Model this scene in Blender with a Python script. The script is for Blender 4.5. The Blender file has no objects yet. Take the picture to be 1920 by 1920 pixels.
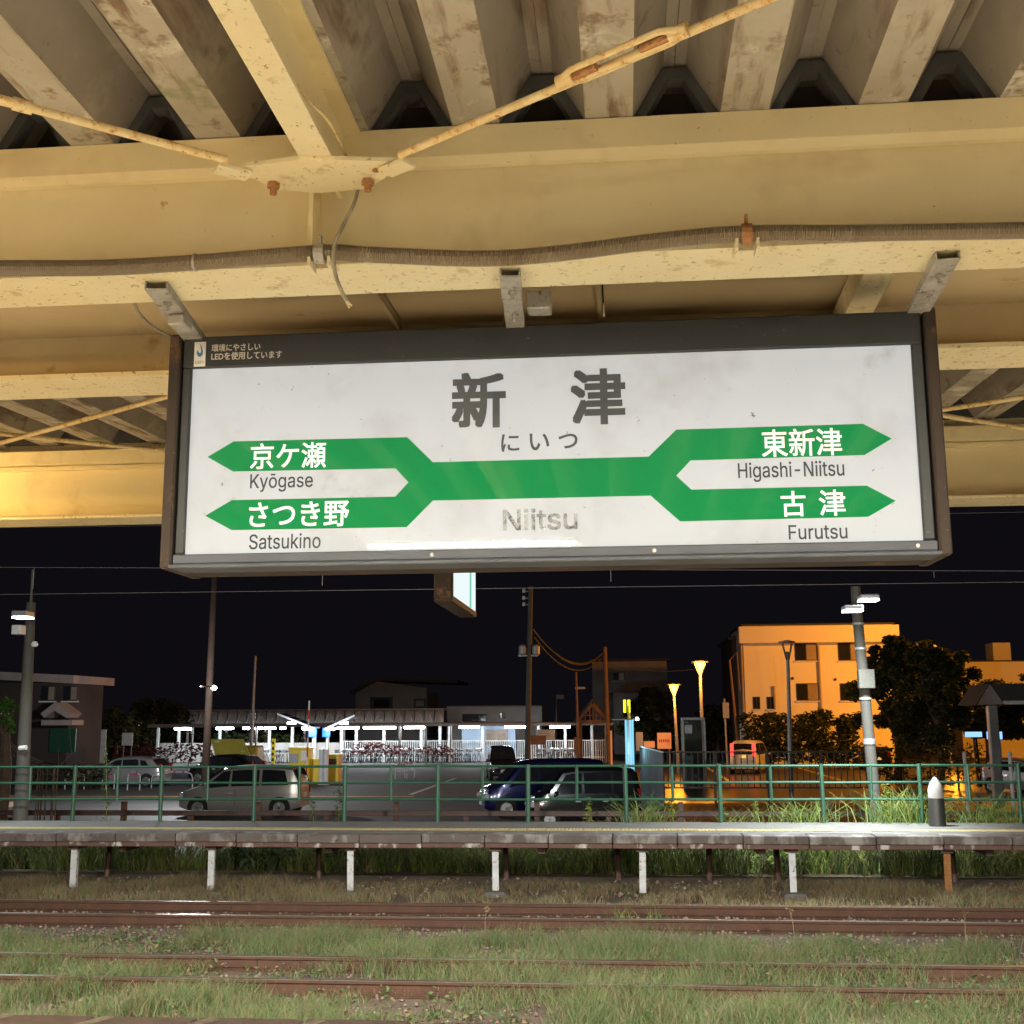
import bpy, bmesh, math, random
import numpy as np
from mathutils import Vector, Matrix
random.seed(7); rng = np.random.default_rng(7)
PI = math.pi
# ------------------------------------------------------------------ camera, sky, exposure
sc = bpy.context.scene
COL = sc.collection
F = 2200.0; PITCH = math.radians(9.93); YAW = math.radians(5.34); ROLL = math.radians(-0.33)
EYE = Vector((0, 0, 1.7))
fw = Vector((-math.sin(YAW)*math.cos(PITCH), math.cos(YAW)*math.cos(PITCH), math.sin(PITCH)))
r0 = Vector((math.cos(YAW), math.sin(YAW), 0)); u0 = r0.cross(fw)
RT = math.cos(ROLL)*r0 + math.sin(ROLL)*u0; UP = -math.sin(ROLL)*r0 + math.cos(ROLL)*u0
cam_d = bpy.data.cameras.new('camera'); cam = bpy.data.objects.new('camera', cam_d); COL.objects.link(cam)
cam.matrix_world = Matrix(((RT.x, UP.x, -fw.x, EYE.x), (RT.y, UP.y, -fw.y, EYE.y), (RT.z, UP.z, -fw.z, EYE.z), (0, 0, 0, 1)))
cam_d.sensor_width = 36; cam_d.lens = 36*F/1920; cam_d.clip_start = 0.05; cam_d.clip_end = 2000
sc.camera = cam
w = bpy.data.worlds.new('World'); sc.world = w; w.use_nodes = True
bg = w.node_tree.nodes['Background']; bg.inputs['Color'].default_value = (0.0042, 0.0037, 0.0053, 1); bg.inputs['Strength'].default_value = 1.0
sc.view_settings.view_transform = 'Standard'; sc.view_settings.look = 'None'
sc.view_settings.exposure = 0; sc.view_settings.gamma = 1; sc.view_settings.use_curve_mapping = False
sc.cycles.use_denoising = True
sc.cycles.max_bounces = 8; sc.cycles.diffuse_bounces = 4; sc.cycles.glossy_bounces = 3
sc.cycles.sample_clamp_indirect = 6.0; sc.cycles.caustics_reflective = False; sc.cycles.caustics_refractive = False

def at(px, py, Y):          # survey helper: sight line through a photo point, cut at a known distance
    d = fw*F + RT*(px-960) - UP*(py-960); return EYE + d*((Y-EYE.y)/d.y)
def atz(px, py, Z):
    d = fw*F + RT*(px-960) - UP*(py-960); return EYE + d*((Z-EYE.z)/d.z)
# ------------------------------------------------------------------ materials
def mat(name, c1, c2=None, scale=8.0, rough=0.6, metal=0.0, bump=0.0, bscale=None, specks=None, emit=None, emit_col=None,
        streak=None, coat=0.0, base_mul=None, spec=0.5, detail=5.0, trans=0.0):
    m = bpy.data.materials.new(name); m.use_nodes = True
    nt = m.node_tree; N = nt.nodes; L = nt.links; b = N['Principled BSDF']
    b.inputs['Roughness'].default_value = rough; b.inputs['Metallic'].default_value = metal
    b.inputs['Specular IOR Level'].default_value = spec
    if coat: b.inputs['Coat Weight'].default_value = coat; b.inputs['Coat Roughness'].default_value = 0.04
    tc = N.new('ShaderNodeTexCoord'); oi = N.new('ShaderNodeObjectInfo'); va = N.new('ShaderNodeVectorMath'); va.operation = 'MULTIPLY_ADD'
    L.new(oi.outputs['Random'], va.inputs[0]); va.inputs[1].default_value = (31.7, 17.3, 23.9); L.new(tc.outputs['Object'], va.inputs[2]); src = va.outputs[0]   # no two pieces share a stain
    def noise(sc_, det=detail, vec=src, rough_=0.6):
        n = N.new('ShaderNodeTexNoise'); n.inputs['Scale'].default_value = sc_; n.inputs['Detail'].default_value = det
        n.inputs['Roughness'].default_value = rough_; L.new(vec, n.inputs['Vector']); return n.outputs['Fac']
    def ramp(v, a, bb):
        r = N.new('ShaderNodeMapRange'); r.inputs['From Min'].default_value = a; r.inputs['From Max'].default_value = bb
        L.new(v, r.inputs['Value']); return r.outputs['Result']
    def mix(f, a, c):
        x = N.new('ShaderNodeMix'); x.data_type = 'RGBA'
        L.new(f, x.inputs['Factor'])
        for s, v in ((x.inputs['A'], a), (x.inputs['B'], c)):
            if isinstance(v, (tuple, list)): s.default_value = (*v, 1)
            else: L.new(v, s)
        return x.outputs['Result']
    if c2 is None: c2 = tuple(x*0.8 for x in c1)
    out = mix(ramp(noise(scale), 0.35, 0.68), c1, c2)
    if streak:                       # (colour, scale vector, lo, hi)
        mp = N.new('ShaderNodeMapping'); mp.inputs['Scale'].default_value = streak[1]; L.new(src, mp.inputs['Vector'])
        out = mix(ramp(noise(1.0, 6, mp.outputs['Vector']), streak[2], streak[3]), out, streak[0])
    if specks:                       # list of (colour, scale, lo, hi)
        for s in specks: out = mix(ramp(noise(s[1], 4, src, 0.7), s[2], s[3]), out, s[0])
    if base_mul:
        vm = N.new('ShaderNodeVectorMath'); vm.operation = 'SCALE'; vm.inputs['Scale'].default_value = base_mul; L.new(out, vm.inputs[0]); L.new(vm.outputs[0], b.inputs['Base Color'])
    else: L.new(out, b.inputs['Base Color'])
    if trans: b.inputs['Transmission Weight'].default_value = trans
    if bump:
        bn = N.new('ShaderNodeBump'); bn.inputs['Strength'].default_value = bump; bn.inputs['Distance'].default_value = 0.02
        L.new(noise(bscale or scale*4), bn.inputs['Height']); L.new(bn.outputs['Normal'], b.inputs['Normal'])
    if emit:
        if emit_col: b.inputs['Emission Color'].default_value = (*emit_col, 1)
        else: L.new(out, b.inputs['Emission Color'])
        b.inputs['Emission Strength'].default_value = emit
    return m
M = {}
RUST = (0.22, 0.07, 0.015)
M['cream'] = mat('cream_paint', (0.82, 0.71, 0.44), (0.77, 0.645, 0.38), 3, 0.5, specks=[((0.30, 0.17, 0.06), 55, 0.68, 0.73), ((0.55, 0.42, 0.21), 1.6, 0.52, 0.75), ((0.40, 0.25, 0.09), 11, 0.70, 0.76)], bump=0.06)
M['cream_worn'] = mat('cream_paint_worn', (0.83, 0.74, 0.50), (0.78, 0.67, 0.42), 5, 0.6, specks=[(RUST, 34, 0.67, 0.73), ((0.34, 0.22, 0.09), 48, 0.60, 0.68), ((0.50, 0.37, 0.17), 9, 0.58, 0.72)], bump=0.1)
M['deck'] = mat('roof_deck', (0.19, 0.163, 0.135), (0.145, 0.122, 0.098), 2.2, 0.55, streak=((0.07, 0.042, 0.026), (8, 1.6, 8), 0.54, 0.68), specks=[((0.065, 0.038, 0.02), 6.5, 0.60, 0.70), ((0.26, 0.23, 0.19), 3.0, 0.58, 0.75)], bump=0.08)
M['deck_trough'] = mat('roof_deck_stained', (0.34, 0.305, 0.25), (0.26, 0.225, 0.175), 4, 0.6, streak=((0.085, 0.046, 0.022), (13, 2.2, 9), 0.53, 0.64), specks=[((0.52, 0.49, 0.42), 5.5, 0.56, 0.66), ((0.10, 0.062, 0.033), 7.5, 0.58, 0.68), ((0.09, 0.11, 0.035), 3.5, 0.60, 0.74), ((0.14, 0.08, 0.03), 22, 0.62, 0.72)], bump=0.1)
M['gutter'] = mat('gutter_sheet', (0.46, 0.37, 0.23), (0.39, 0.30, 0.175), 2.0, 0.4, specks=[((0.22, 0.10, 0.03), 3.5, 0.62, 0.75)])
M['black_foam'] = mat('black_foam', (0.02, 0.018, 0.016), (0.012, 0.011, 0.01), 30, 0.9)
M['dark_void'] = mat('dark_gap', (0.035, 0.024, 0.016), (0.02, 0.014, 0.01), 9, 0.9)
M['rusty_rod'] = mat('rusty_rod', (0.74, 0.60, 0.34), (0.60, 0.42, 0.18), 16, 0.6, specks=[((0.45, 0.22, 0.05), 30, 0.54, 0.66), (RUST, 60, 0.62, 0.70)], bump=0.2)
M['rust'] = mat('rust', (0.17, 0.06, 0.015), (0.27, 0.13, 0.04), 40, 0.8, bump=0.4)
M['galv'] = mat('galvanised_steel', (0.36, 0.34, 0.31), (0.22, 0.20, 0.18), 22, 0.55, 0.35, specks=[((0.08, 0.07, 0.06), 35, 0.58, 0.66), ((0.6, 0.58, 0.55), 60, 0.63, 0.7)], bump=0.15)
M['conduit'] = mat('grey_conduit', (0.155, 0.12, 0.078), (0.12, 0.09, 0.055), 6, 0.5)
M['cable'] = mat('grey_cable', (0.22, 0.19, 0.13), (0.12, 0.10, 0.07), 20, 0.6)
M['copper'] = mat('bare_wire', (0.6, 0.45, 0.28), None, 20, 0.5)
M['sign_frame'] = mat('sign_frame', (0.015, 0.016, 0.019), (0.012, 0.013, 0.015), 5, 0.55, 0.0, spec=0.25, specks=[((0.12, 0.10, 0.09), 70, 0.66, 0.75)])
M['sign_rail'] = mat('sign_alloy_rail', (0.040, 0.044, 0.054), (0.032, 0.035, 0.043), 5, 0.6, 0.0, spec=0.15)
M['sign_cap'] = mat('sign_end_cap', (0.022, 0.016, 0.013), (0.017, 0.012, 0.010), 8, 0.7, 0.0, spec=0.12, specks=[((0.10, 0.052, 0.028), 7, 0.6, 0.72), ((0.3, 0.25, 0.2), 110, 0.68, 0.74)])
def sign_mat(name, col, strength, dirty=True, reflect=0.01):
    sp = [((0.60, 0.60, 0.60), 2.6, 0.50, 0.78), ((0.50, 0.48, 0.46), 6.5, 0.62, 0.85), ((0.16, 0.13, 0.11), 30, 0.685, 0.73), ((0.2, 0.17, 0.14), 75, 0.70, 0.74)] if dirty else None
    return mat(name, col, tuple(x*0.97 for x in col), 4, reflect, specks=sp, emit=strength, base_mul=0.15, spec=0.5)
M['sign_white'] = sign_mat('sign_white_acrylic', (0.76, 0.785, 0.82), 0.54)
M['sign_green'] = sign_mat('sign_green_film', (0.012, 0.30, 0.085), 0.55, False)
M['ink'] = mat('sign_grey_ink', (0.05, 0.055, 0.062), None, 4, 0.12, emit=0.4, base_mul=0.6)
M['ink_white'] = mat('sign_white_ink', (0.80, 0.82, 0.80), (0.78, 0.8, 0.78), 4, 0.15, emit=0.55, base_mul=0.45)
M['ink_faded'] = mat('sign_faded_ink', (0.22, 0.23, 0.24), (0.40, 0.41, 0.42), 26, 0.02, specks=[((0.08, 0.085, 0.09), 60, 0.50, 0.58), ((0.66, 0.67, 0.68), 34, 0.60, 0.66)], emit=0.42, base_mul=0.4, spec=0.3)
M['ink_dim'] = mat('small_print_ink', (0.50, 0.47, 0.44), None, 4, 0.5)
M['blue_ink'] = mat('blue_ink', (0.03, 0.12, 0.35), None, 4, 0.5)
M['sticker'] = mat('sticker_white', (0.7, 0.69, 0.66), None, 40, 0.5)
M['housing'] = mat('lamp_housing', (0.7, 0.7, 0.68), None, 5, 0.4)
M['concrete'] = mat('concrete', (0.115, 0.11, 0.10), (0.085, 0.08, 0.073), 2.5, 0.85, specks=[((0.12, 0.105, 0.09), 9, 0.58, 0.72)], bump=0.2, bscale=40)
M['concrete_near'] = mat('platform_edge_concrete', (0.15, 0.115, 0.11), (0.10, 0.078, 0.072), 3.5, 0.85, specks=[((0.06, 0.042, 0.037), 9, 0.56, 0.7)], bump=0.3, bscale=45)
M['floor'] = mat('platform_floor', (0.60, 0.56, 0.48), (0.54, 0.50, 0.43), 1.5, 0.8)
M['slab_face'] = mat('old_concrete_face', (0.10, 0.082, 0.075), (0.068, 0.055, 0.05), 2, 0.9, streak=((0.20, 0.185, 0.175), (2.6, 2.0, 1.2), 0.52, 0.62), specks=[((0.05, 0.04, 0.035), 7, 0.58, 0.7)], bump=0.25, bscale=30)
M['nosing'] = mat('red_white_worn_edge', (0.10, 0.048, 0.04), (0.07, 0.038, 0.032), 7, 0.8, streak=((0.36, 0.33, 0.31), (3.2, 2, 1.5), 0.55, 0.62), bump=0.3)
M['tactile'] = mat('tactile_yellow', (0.36, 0.285, 0.12), (0.29, 0.225, 0.10), 3, 0.75, specks=[((0.25, 0.2, 0.12), 6, 0.58, 0.72)])
M['rail_rust'] = mat('rail_rust', (0.060, 0.024, 0.012), (0.040, 0.016, 0.008), 6, 0.8, specks=[((0.10, 0.045, 0.02), 30, 0.6, 0.7)], bump=0.15)
M['rail_head'] = mat('rail_head', (0.14, 0.08, 0.055), (0.08, 0.04, 0.025), 0.8, 0.42, 0.6)
M['rail_bright'] = mat('rail_head_polished', (0.62, 0.60, 0.58), (0.22, 0.15, 0.11), 0.45, 0.30, 0.85)
M['sleeper'] = mat('sleeper', (0.13, 0.085, 0.06), (0.08, 0.055, 0.04), 4, 0.9, bump=0.3)
M['soil'] = mat('trackbed_soil', (0.115, 0.08, 0.058), (0.075, 0.055, 0.04), 1.6, 0.95, specks=[((0.2, 0.155, 0.12), 40, 0.55, 0.7)], bump=0.6, bscale=30)
M['stone'] = mat('ballast_stone', (0.20, 0.145, 0.115), (0.115, 0.08, 0.062), 3, 0.9, specks=[((0.36, 0.31, 0.27), 5, 0.62, 0.7)])
M['asphalt'] = mat('asphalt', (0.055, 0.054, 0.052), (0.042, 0.041, 0.04), 0.6, 0.75, bump=0.2, bscale=50)
M['asphalt_wet'] = mat('smooth_asphalt', (0.06, 0.055, 0.05), (0.045, 0.042, 0.04), 0.7, 0.32)
M['line_paint'] = mat('road_line_paint', (0.6, 0.58, 0.5), (0.35, 0.33, 0.3), 2, 0.7)
M['dash_paint'] = mat('worn_dash_paint', (0.28, 0.26, 0.23), (0.14, 0.12, 0.11), 14, 0.8)
M['line_orange'] = mat('road_line_orange', (0.5, 0.3, 0.08), (0.35, 0.2, 0.06), 2, 0.7)
M['green_steel'] = mat('green_painted_steel', (0.020, 0.080, 0.046), (0.016, 0.060, 0.036), 6, 0.42)
M['white_steel'] = mat('white_painted_steel', (0.62, 0.64, 0.66), (0.5, 0.5, 0.5), 5, 0.5, specks=[((0.25, 0.13, 0.07), 18, 0.63, 0.7)])
M['post_paint'] = mat('worn_white_post_paint', (0.42, 0.44, 0.47), (0.33, 0.34, 0.36), 5, 0.6, specks=[((0.16, 0.08, 0.045), 11, 0.56, 0.64)])
M['brown_steel'] = mat('brown_steel', (0.07, 0.032, 0.024), (0.045, 0.024, 0.018), 5, 0.6)
M['dark_steel'] = mat('dark_steel', (0.03, 0.027, 0.025), None, 5, 0.5)
M['pole_concrete'] = mat('pole_concrete', (0.07, 0.065, 0.053), (0.055, 0.05, 0.042), 3, 0.8)
M['mast_brown'] = mat('dark_brown_mast_paint', (0.013, 0.008, 0.006), (0.009, 0.006, 0.004), 4, 0.9, spec=0.05)
M['grey_steel'] = mat('grey_steel', (0.30, 0.30, 0.31), (0.24, 0.24, 0.25), 4, 0.45, 0.3)
M['wire'] = mat('overhead_wire', (0.10, 0.09, 0.09), None, 4, 0.5)
M['wood'] = mat('brown_wood', (0.22, 0.12, 0.07), (0.15, 0.08, 0.045), 3, 0.7)
def leaf_mat(n, a, b, sc_=1.2):
    m = mat(n, a, b, sc_, 0.55, spec=0.3); nt = m.node_tree; p = nt.nodes['Principled BSDF']; o = nt.nodes['Material Output']
    t = nt.nodes.new('ShaderNodeBsdfTranslucent'); x = nt.nodes.new('ShaderNodeMixShader'); x.inputs[0].default_value = 0.42
    nt.links.new(p.inputs['Base Color'].links[0].from_socket, t.inputs['Color']); nt.links.new(p.outputs[0], x.inputs[1]); nt.links.new(t.outputs[0], x.inputs[2]); nt.links.new(x.outputs[0], o.inputs['Surface']); return m
M['grass'] = leaf_mat('grass_green', (0.125, 0.195, 0.07), (0.20, 0.24, 0.105), 3.0)
M['grass2'] = leaf_mat('grass_fresh', (0.085, 0.18, 0.065), (0.15, 0.225, 0.095), 3.0)
M['dry'] = leaf_mat('grass_dry', (0.30, 0.235, 0.14), (0.20, 0.14, 0.08), 2)
M['weed'] = leaf_mat('weed_leaf', (0.17, 0.24, 0.045), (0.27, 0.30, 0.08), 1.5)
M['weed_dark'] = leaf_mat('shrub_leaf', (0.06, 0.095, 0.035), (0.085, 0.12, 0.045), 1.5)
M['tree_leaf'] = leaf_mat('tree_leaf', (0.045, 0.055, 0.018), (0.07, 0.075, 0.025), 0.8)
M['tree_leaf_g'] = leaf_mat('tree_leaf_green', (0.05, 0.16, 0.02), (0.09, 0.2, 0.03), 0.8)
M['red_leaf'] = leaf_mat('red_leaf', (0.16, 0.035, 0.035), (0.09, 0.025, 0.025), 1.0)
M['bark'] = mat('bark', (0.09, 0.06, 0.04), (0.06, 0.04, 0.03), 5, 0.9, bump=0.4)
M['stucco'] = mat('pale_stucco', (0.72, 0.66, 0.55), (0.68, 0.62, 0.51), 0.5, 0.85, bump=0.1)
M['wall_grey'] = mat('grey_wall', (0.30, 0.28, 0.27), (0.24, 0.22, 0.21), 0.6, 0.85)
M['wall_pale'] = mat('pale_wall', (0.55, 0.52, 0.5), (0.47, 0.44, 0.42), 0.6, 0.85)
M['wall_brown'] = mat('brown_wall', (0.05, 0.036, 0.031), (0.038, 0.028, 0.024), 0.8, 0.85)
M['wall_blue'] = mat('pale_blue_wall', (0.40, 0.50, 0.66), (0.36, 0.46, 0.62), 0.8, 0.7)
M['roof_dark'] = mat('dark_roof', (0.045, 0.042, 0.045), None, 2, 0.7)
M['trim_pale'] = mat('pale_trim', (0.36, 0.29, 0.26), None, 2, 0.7)
M['glass'] = mat('dark_glass', (0.02, 0.022, 0.026), (0.015, 0.016, 0.02), 2, 0.06, coat=0.3)
M['curtain'] = mat('curtained_glass', (0.30, 0.24, 0.18), (0.22, 0.17, 0.12), 1.2, 0.35)
M['silver'] = mat('silver_paint', (0.50, 0.50, 0.51), (0.47, 0.47, 0.48), 0.6, 0.28, 0.55, coat=0.6)
M['champagne'] = mat('champagne_paint', (0.47, 0.45, 0.42), (0.44, 0.42, 0.39), 0.6, 0.28, 0.5, coat=0.6)
M['black_paint'] = mat('black_paint', (0.012, 0.012, 0.014), None, 0.6, 0.15, 0.0, coat=0.8)
M['blue_paint'] = mat('navy_paint', (0.012, 0.012, 0.10), (0.010, 0.010, 0.075), 0.6, 0.18, 0.3, coat=0.8)
M['maroon_paint'] = mat('maroon_paint', (0.05, 0.014, 0.014), None, 0.6, 0.2, 0.2, coat=0.8)
M['white_paint'] = mat('white_paint', (0.72, 0.72, 0.72), None, 0.6, 0.25, coat=0.5)
M['tyre'] = mat('tyre', (0.014, 0.013, 0.013), None, 6, 0.8)
M['rim'] = mat('alloy_rim', (0.55, 0.55, 0.56), None, 6, 0.3, 0.8)
M['headlamp'] = mat('headlamp_lens', (0.6, 0.62, 0.65), None, 6, 0.08, coat=0.8)
M['tail_off'] = mat('tail_lamp_lens', (0.30, 0.02, 0.015), None, 6, 0.1, coat=0.8)
M['tail_on'] = mat('tail_lamp_lit', (0.6, 0.02, 0.01), None, 6, 0.2, emit=5, emit_col=(1, 0.03, 0.02))
M['plate'] = mat('number_plate', (0.62, 0.62, 0.58), None, 6, 0.5)
M['plate_y'] = mat('yellow_number_plate', (0.7, 0.5, 0.08), None, 6, 0.5, emit=0.9, emit_col=(1, 0.6, 0.15))
M['yellow'] = mat('yellow_enamel', (0.66, 0.52, 0.02), (0.6, 0.46, 0.02), 2, 0.45)
M['yellow_dull'] = mat('yellow_dull', (0.36, 0.30, 0.03), (0.3, 0.25, 0.03), 2, 0.5)
M['blue_panel'] = mat('blue_panel', (0.02, 0.16, 0.55), None, 2, 0.4, emit=0.5, emit_col=(0.02, 0.22, 0.8))
M['solar'] = mat('solar_glass', (0.03, 0.05, 0.13), (0.02, 0.03, 0.09), 5, 0.12)
M['red'] = mat('red_paint', (0.5, 0.03, 0.025), None, 4, 0.5)
M['white'] = mat('white_paint_flat', (0.72, 0.72, 0.72), None, 4, 0.5)
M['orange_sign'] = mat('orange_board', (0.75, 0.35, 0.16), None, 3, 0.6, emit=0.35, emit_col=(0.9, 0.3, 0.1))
def glow(n, c, s):
    m = bpy.data.materials.new(n); m.use_nodes = True; nt = m.node_tree; nt.nodes.clear()
    e = nt.nodes.new('ShaderNodeEmission'); o = nt.nodes.new('ShaderNodeOutputMaterial')
    e.inputs['Color'].default_value = (*c, 1); e.inputs['Strength'].default_value = s; nt.links.new(e.outputs[0], o.inputs[0]); return m
M['tube'] = glow('lit_tube', (1.0, 0.90, 0.70), 3400)
M['tube_warm'] = glow('lit_warm_tube', (1.0, 0.62, 0.20), 430)
M['tube_far'] = glow('lit_shelter_tube', (0.88, 0.97, 1.0), 40)
M['flood'] = glow('lit_flood_lens', (0.85, 0.98, 1.0), 22)
M['sodium'] = glow('lit_sodium_lamp', (1.0, 0.42, 0.05), 12)
M['yellow_neon'] = glow('lit_yellow_sign', (0.9, 0.85, 0.02), 2.2)
M['cyan_neon'] = glow('lit_cyan_sign', (0.25, 0.75, 1.0), 1.1)
M['sign2'] = glow('lit_white_sign', (0.86, 0.97, 1.0), 1.0)
M['sign2_green'] = glow('lit_green_band', (0.25, 0.8, 0.5), 0.8)
M['blue_neon'] = glow('lit_blue_sign', (0.25, 0.5, 1.0), 1.6)
# ------------------------------------------------------------------ mesh helpers
class MB:
    def __init__(s): s.v = []; s.f = []; s.mi = []
    def add(s, vs, fs, mi=0):
        k = len(s.v); s.v += [tuple(p) for p in vs]; s.f += [tuple(i+k for i in f) for f in fs]; s.mi += [mi]*len(fs); return s
    def box(s, a, b, mi=0, rot=None, piv=None):
        x0, y0, z0 = a; x1, y1, z1 = b
        vs = [Vector(p) for p in ((x0,y0,z0),(x1,y0,z0),(x1,y1,z0),(x0,y1,z0),(x0,y0,z1),(x1,y0,z1),(x1,y1,z1),(x0,y1,z1))]
        if rot is not None:
            pv = Vector(piv) if piv else Vector(((x0+x1)/2,(y0+y1)/2,(z0+z1)/2)); vs = [rot @ (p-pv) + pv for p in vs]
        return s.add(vs, [(0,3,2,1),(4,5,6,7),(0,1,5,4),(1,2,6,5),(2,3,7,6),(3,0,4,7)], mi)
    def cbox(s, c, d, mi=0, rot=None):
        return s.box((c[0]-d[0]/2,c[1]-d[1]/2,c[2]-d[2]/2),(c[0]+d[0]/2,c[1]+d[1]/2,c[2]+d[2]/2), mi, rot)
    def bev(s, a, b, r=0.01, mi=0):   # box with chamfered edges
        x0, y0, z0 = a; x1, y1, z1 = b; bm = bmesh.new(); bmesh.ops.create_cube(bm, size=1)
        for v in bm.verts: v.co = Vector(((x0+x1)/2+v.co.x*(x1-x0), (y0+y1)/2+v.co.y*(y1-y0), (z0+z1)/2+v.co.z*(z1-z0)))
        bmesh.ops.bevel(bm, geom=bm.edges[:], offset=r, segments=1, affect='EDGES')
        bm.verts.index_update(); s.add([v.co.copy() for v in bm.verts], [[v.index for v in f.verts] for f in bm.faces], mi); bm.free(); return s
    def tube(s, pts, r, n=8, mi=0, cap=True):
        pts = [Vector(p) for p in pts]; rs = r if isinstance(r, (list, tuple)) else [r]*len(pts); k = len(s.v); prev = None
        for i, p in enumerate(pts):
            d = (pts[min(i+1, len(pts)-1)] - pts[max(i-1, 0)]).normalized()
            a = (prev - d*prev.dot(d)).normalized() if prev is not None else d.orthogonal().normalized(); prev = a; bb = d.cross(a)
            for j in range(n):
                t = 2*PI*j/n; s.v.append(tuple(p + (a*math.cos(t) + bb*math.sin(t))*rs[i]))
        for i in range(len(pts)-1):
            for j in range(n):
                s.f.append((k+i*n+j, k+i*n+(j+1)%n, k+(i+1)*n+(j+1)%n, k+(i+1)*n+j)); s.mi.append(mi)
        if cap:
            s.f.append(tuple(k+j for j in reversed(range(n)))); s.f.append(tuple(k+(len(pts)-1)*n+j for j in range(n))); s.mi += [mi, mi]
        return s
    def prism(s, poly, o, u, v, d, mi=0):   # polygon in the (u,v) plane at o, extruded by vector d
        o, u, v, d = map(Vector, (o, u, v, d)); n = len(poly)
        a = [o+u*p[0]+v*p[1] for p in poly]
        return s.add(a + [p+d for p in a], [tuple(range(n)), tuple(n+i for i in reversed(range(n)))] + [((i+1)%n, i, n+i, n+(i+1)%n) for i in range(n)], mi)
    def lathe(s, prof, c, axis='Z', n=16, mi=0):   # prof = [(r, h)]
        k = len(s.v)
        for r, h in prof:
            for j in range(n):
                t = 2*PI*j/n; x, y = r*math.cos(t), r*math.sin(t)
                p = {'Z': (x, y, h), 'Y': (x, h, y), 'X': (h, x, y)}[axis]; s.v.append((c[0]+p[0], c[1]+p[1], c[2]+p[2]))
        for i in range(len(prof)-1):
            for j in range(n): s.f.append((k+i*n+j, k+i*n+(j+1)%n, k+(i+1)*n+(j+1)%n, k+(i+1)*n+j)); s.mi.append(mi)
        s.f.append(tuple(k+j for j in range(n))); s.f.append(tuple(k+(len(prof)-1)*n+j for j in range(n))); s.mi += [mi, mi]
        return s
    def build(s, name, m, parent=None, smooth=False, fix=True):
        me = bpy.data.meshes.new(name); me.from_pydata(s.v, [], s.f)
        for x in (m if isinstance(m, (list, tuple)) else [m]): me.materials.append(M[x] if isinstance(x, str) else x)
        if any(s.mi): me.polygons.foreach_set('material_index', s.mi)
        if fix:
            bm = bmesh.new(); bm.from_mesh(me); bmesh.ops.recalc_face_normals(bm, faces=bm.faces[:]); bm.to_mesh(me); bm.free()
        if smooth:
            me.polygons.foreach_set('use_smooth', [True]*len(me.polygons)); me.set_sharp_from_angle(angle=math.radians(38))
        return link(name, me, parent)
def link(name, me, parent=None):
    o = bpy.data.objects.new(name, me); COL.objects.link(o)
    if parent is not None:
        o.parent = parent
        if parent.type == 'EMPTY': o.matrix_parent_inverse = Matrix.Translation(-parent.location)
    return o
def tag(o, label=None, cat=None, group=None, kind=None):
    if label: o['label'] = label
    if cat: o['category'] = cat
    if group: o['group'] = group
    if kind: o['kind'] = kind
    return o
def thing(name, label, cat, loc=(0,0,0), rz=0, group=None):
    o = bpy.data.objects.new(name, None); COL.objects.link(o); o.location = loc; o.rotation_euler = (0,0,rz); o.empty_display_size = 0.1
    return tag(o, label, cat, group)
def copy_tree(o, parent=None):
    c = o.copy(); COL.objects.link(c); c.parent = parent
    for ch in o.children: copy_tree(ch, c)
    return c
def np_mesh(name, verts, faces, m, parent=None, mi=None):
    me = bpy.data.meshes.new(name); nv, nf = len(verts), len(faces); k = faces.shape[1]
    me.vertices.add(nv); me.vertices.foreach_set('co', verts.astype(np.float32).ravel())
    me.loops.add(nf*k); me.loops.foreach_set('vertex_index', faces.astype(np.int32).ravel())
    me.polygons.add(nf); me.polygons.foreach_set('loop_start', np.arange(0, nf*k, k, dtype=np.int32))
    for x in (m if isinstance(m, (list, tuple)) else [m]): me.materials.append(M[x])
    if mi is not None: me.polygons.foreach_set('material_index', mi.astype(np.int32))
    me.update(calc_edges=True); me.validate(); return link(name, me, parent)
def blades_mesh(name, base, h, lean, wid, m, mi=None, parent=None, bend=1.0):
    """curved grass blades: base (n,3), h (n), lean (n) horizontal reach, wid (n)"""
    n = len(base); a = rng.uniform(0, 2*PI, n); d = np.stack([np.cos(a), np.sin(a), 0*a], 1); b = rng.uniform(0, 2*PI, n)
    s = np.stack([np.cos(b), np.sin(b), 0*b], 1)*wid[:, None]/2; up = np.array([0, 0, 1.0])
    p1 = base + up*(h*0.55)[:, None] + d*(lean*0.3)[:, None]; p2 = base + up*(h*(1-0.25*(bend-1)))[:, None] + d*lean[:, None]
    v = np.stack([base-s, base+s, p1+s*0.75, p1-s*0.75, p2+s*0.12, p2-s*0.12], 1).reshape(-1, 3)
    i = np.arange(n)[:, None]*6; f = np.stack([np.concatenate([i, i+1, i+2, i+3], 1), np.concatenate([i+3, i+2, i+4, i+5], 1)], 1).reshape(-1, 4)
    return np_mesh(name, v, f, m, parent, None if mi is None else np.repeat(mi, 2))
def leaf_mesh(name, pts, size, m, parent=None, mi=None, flat=0.5):
    n = len(pts); u = rng.normal(size=(n, 3)); u[:, 2] *= flat; u /= np.linalg.norm(u, axis=1)[:, None]
    t = rng.normal(size=(n, 3)); t -= u*(u*t).sum(1)[:, None]; t /= np.linalg.norm(t, axis=1)[:, None]
    s = (np.full(n, size) if np.isscalar(size) else size)*rng.uniform(0.6, 1.3, n); s = s[:, None]; nn = np.cross(u, t)
    v = np.stack([pts-u*s, pts+t*s*0.42+nn*s*0.12, pts+u*s, pts-t*s*0.42+nn*s*0.12], 1).reshape(-1, 3)
    return np_mesh(name, v, np.arange(4*n).reshape(-1, 4), m, parent, mi)
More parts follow.
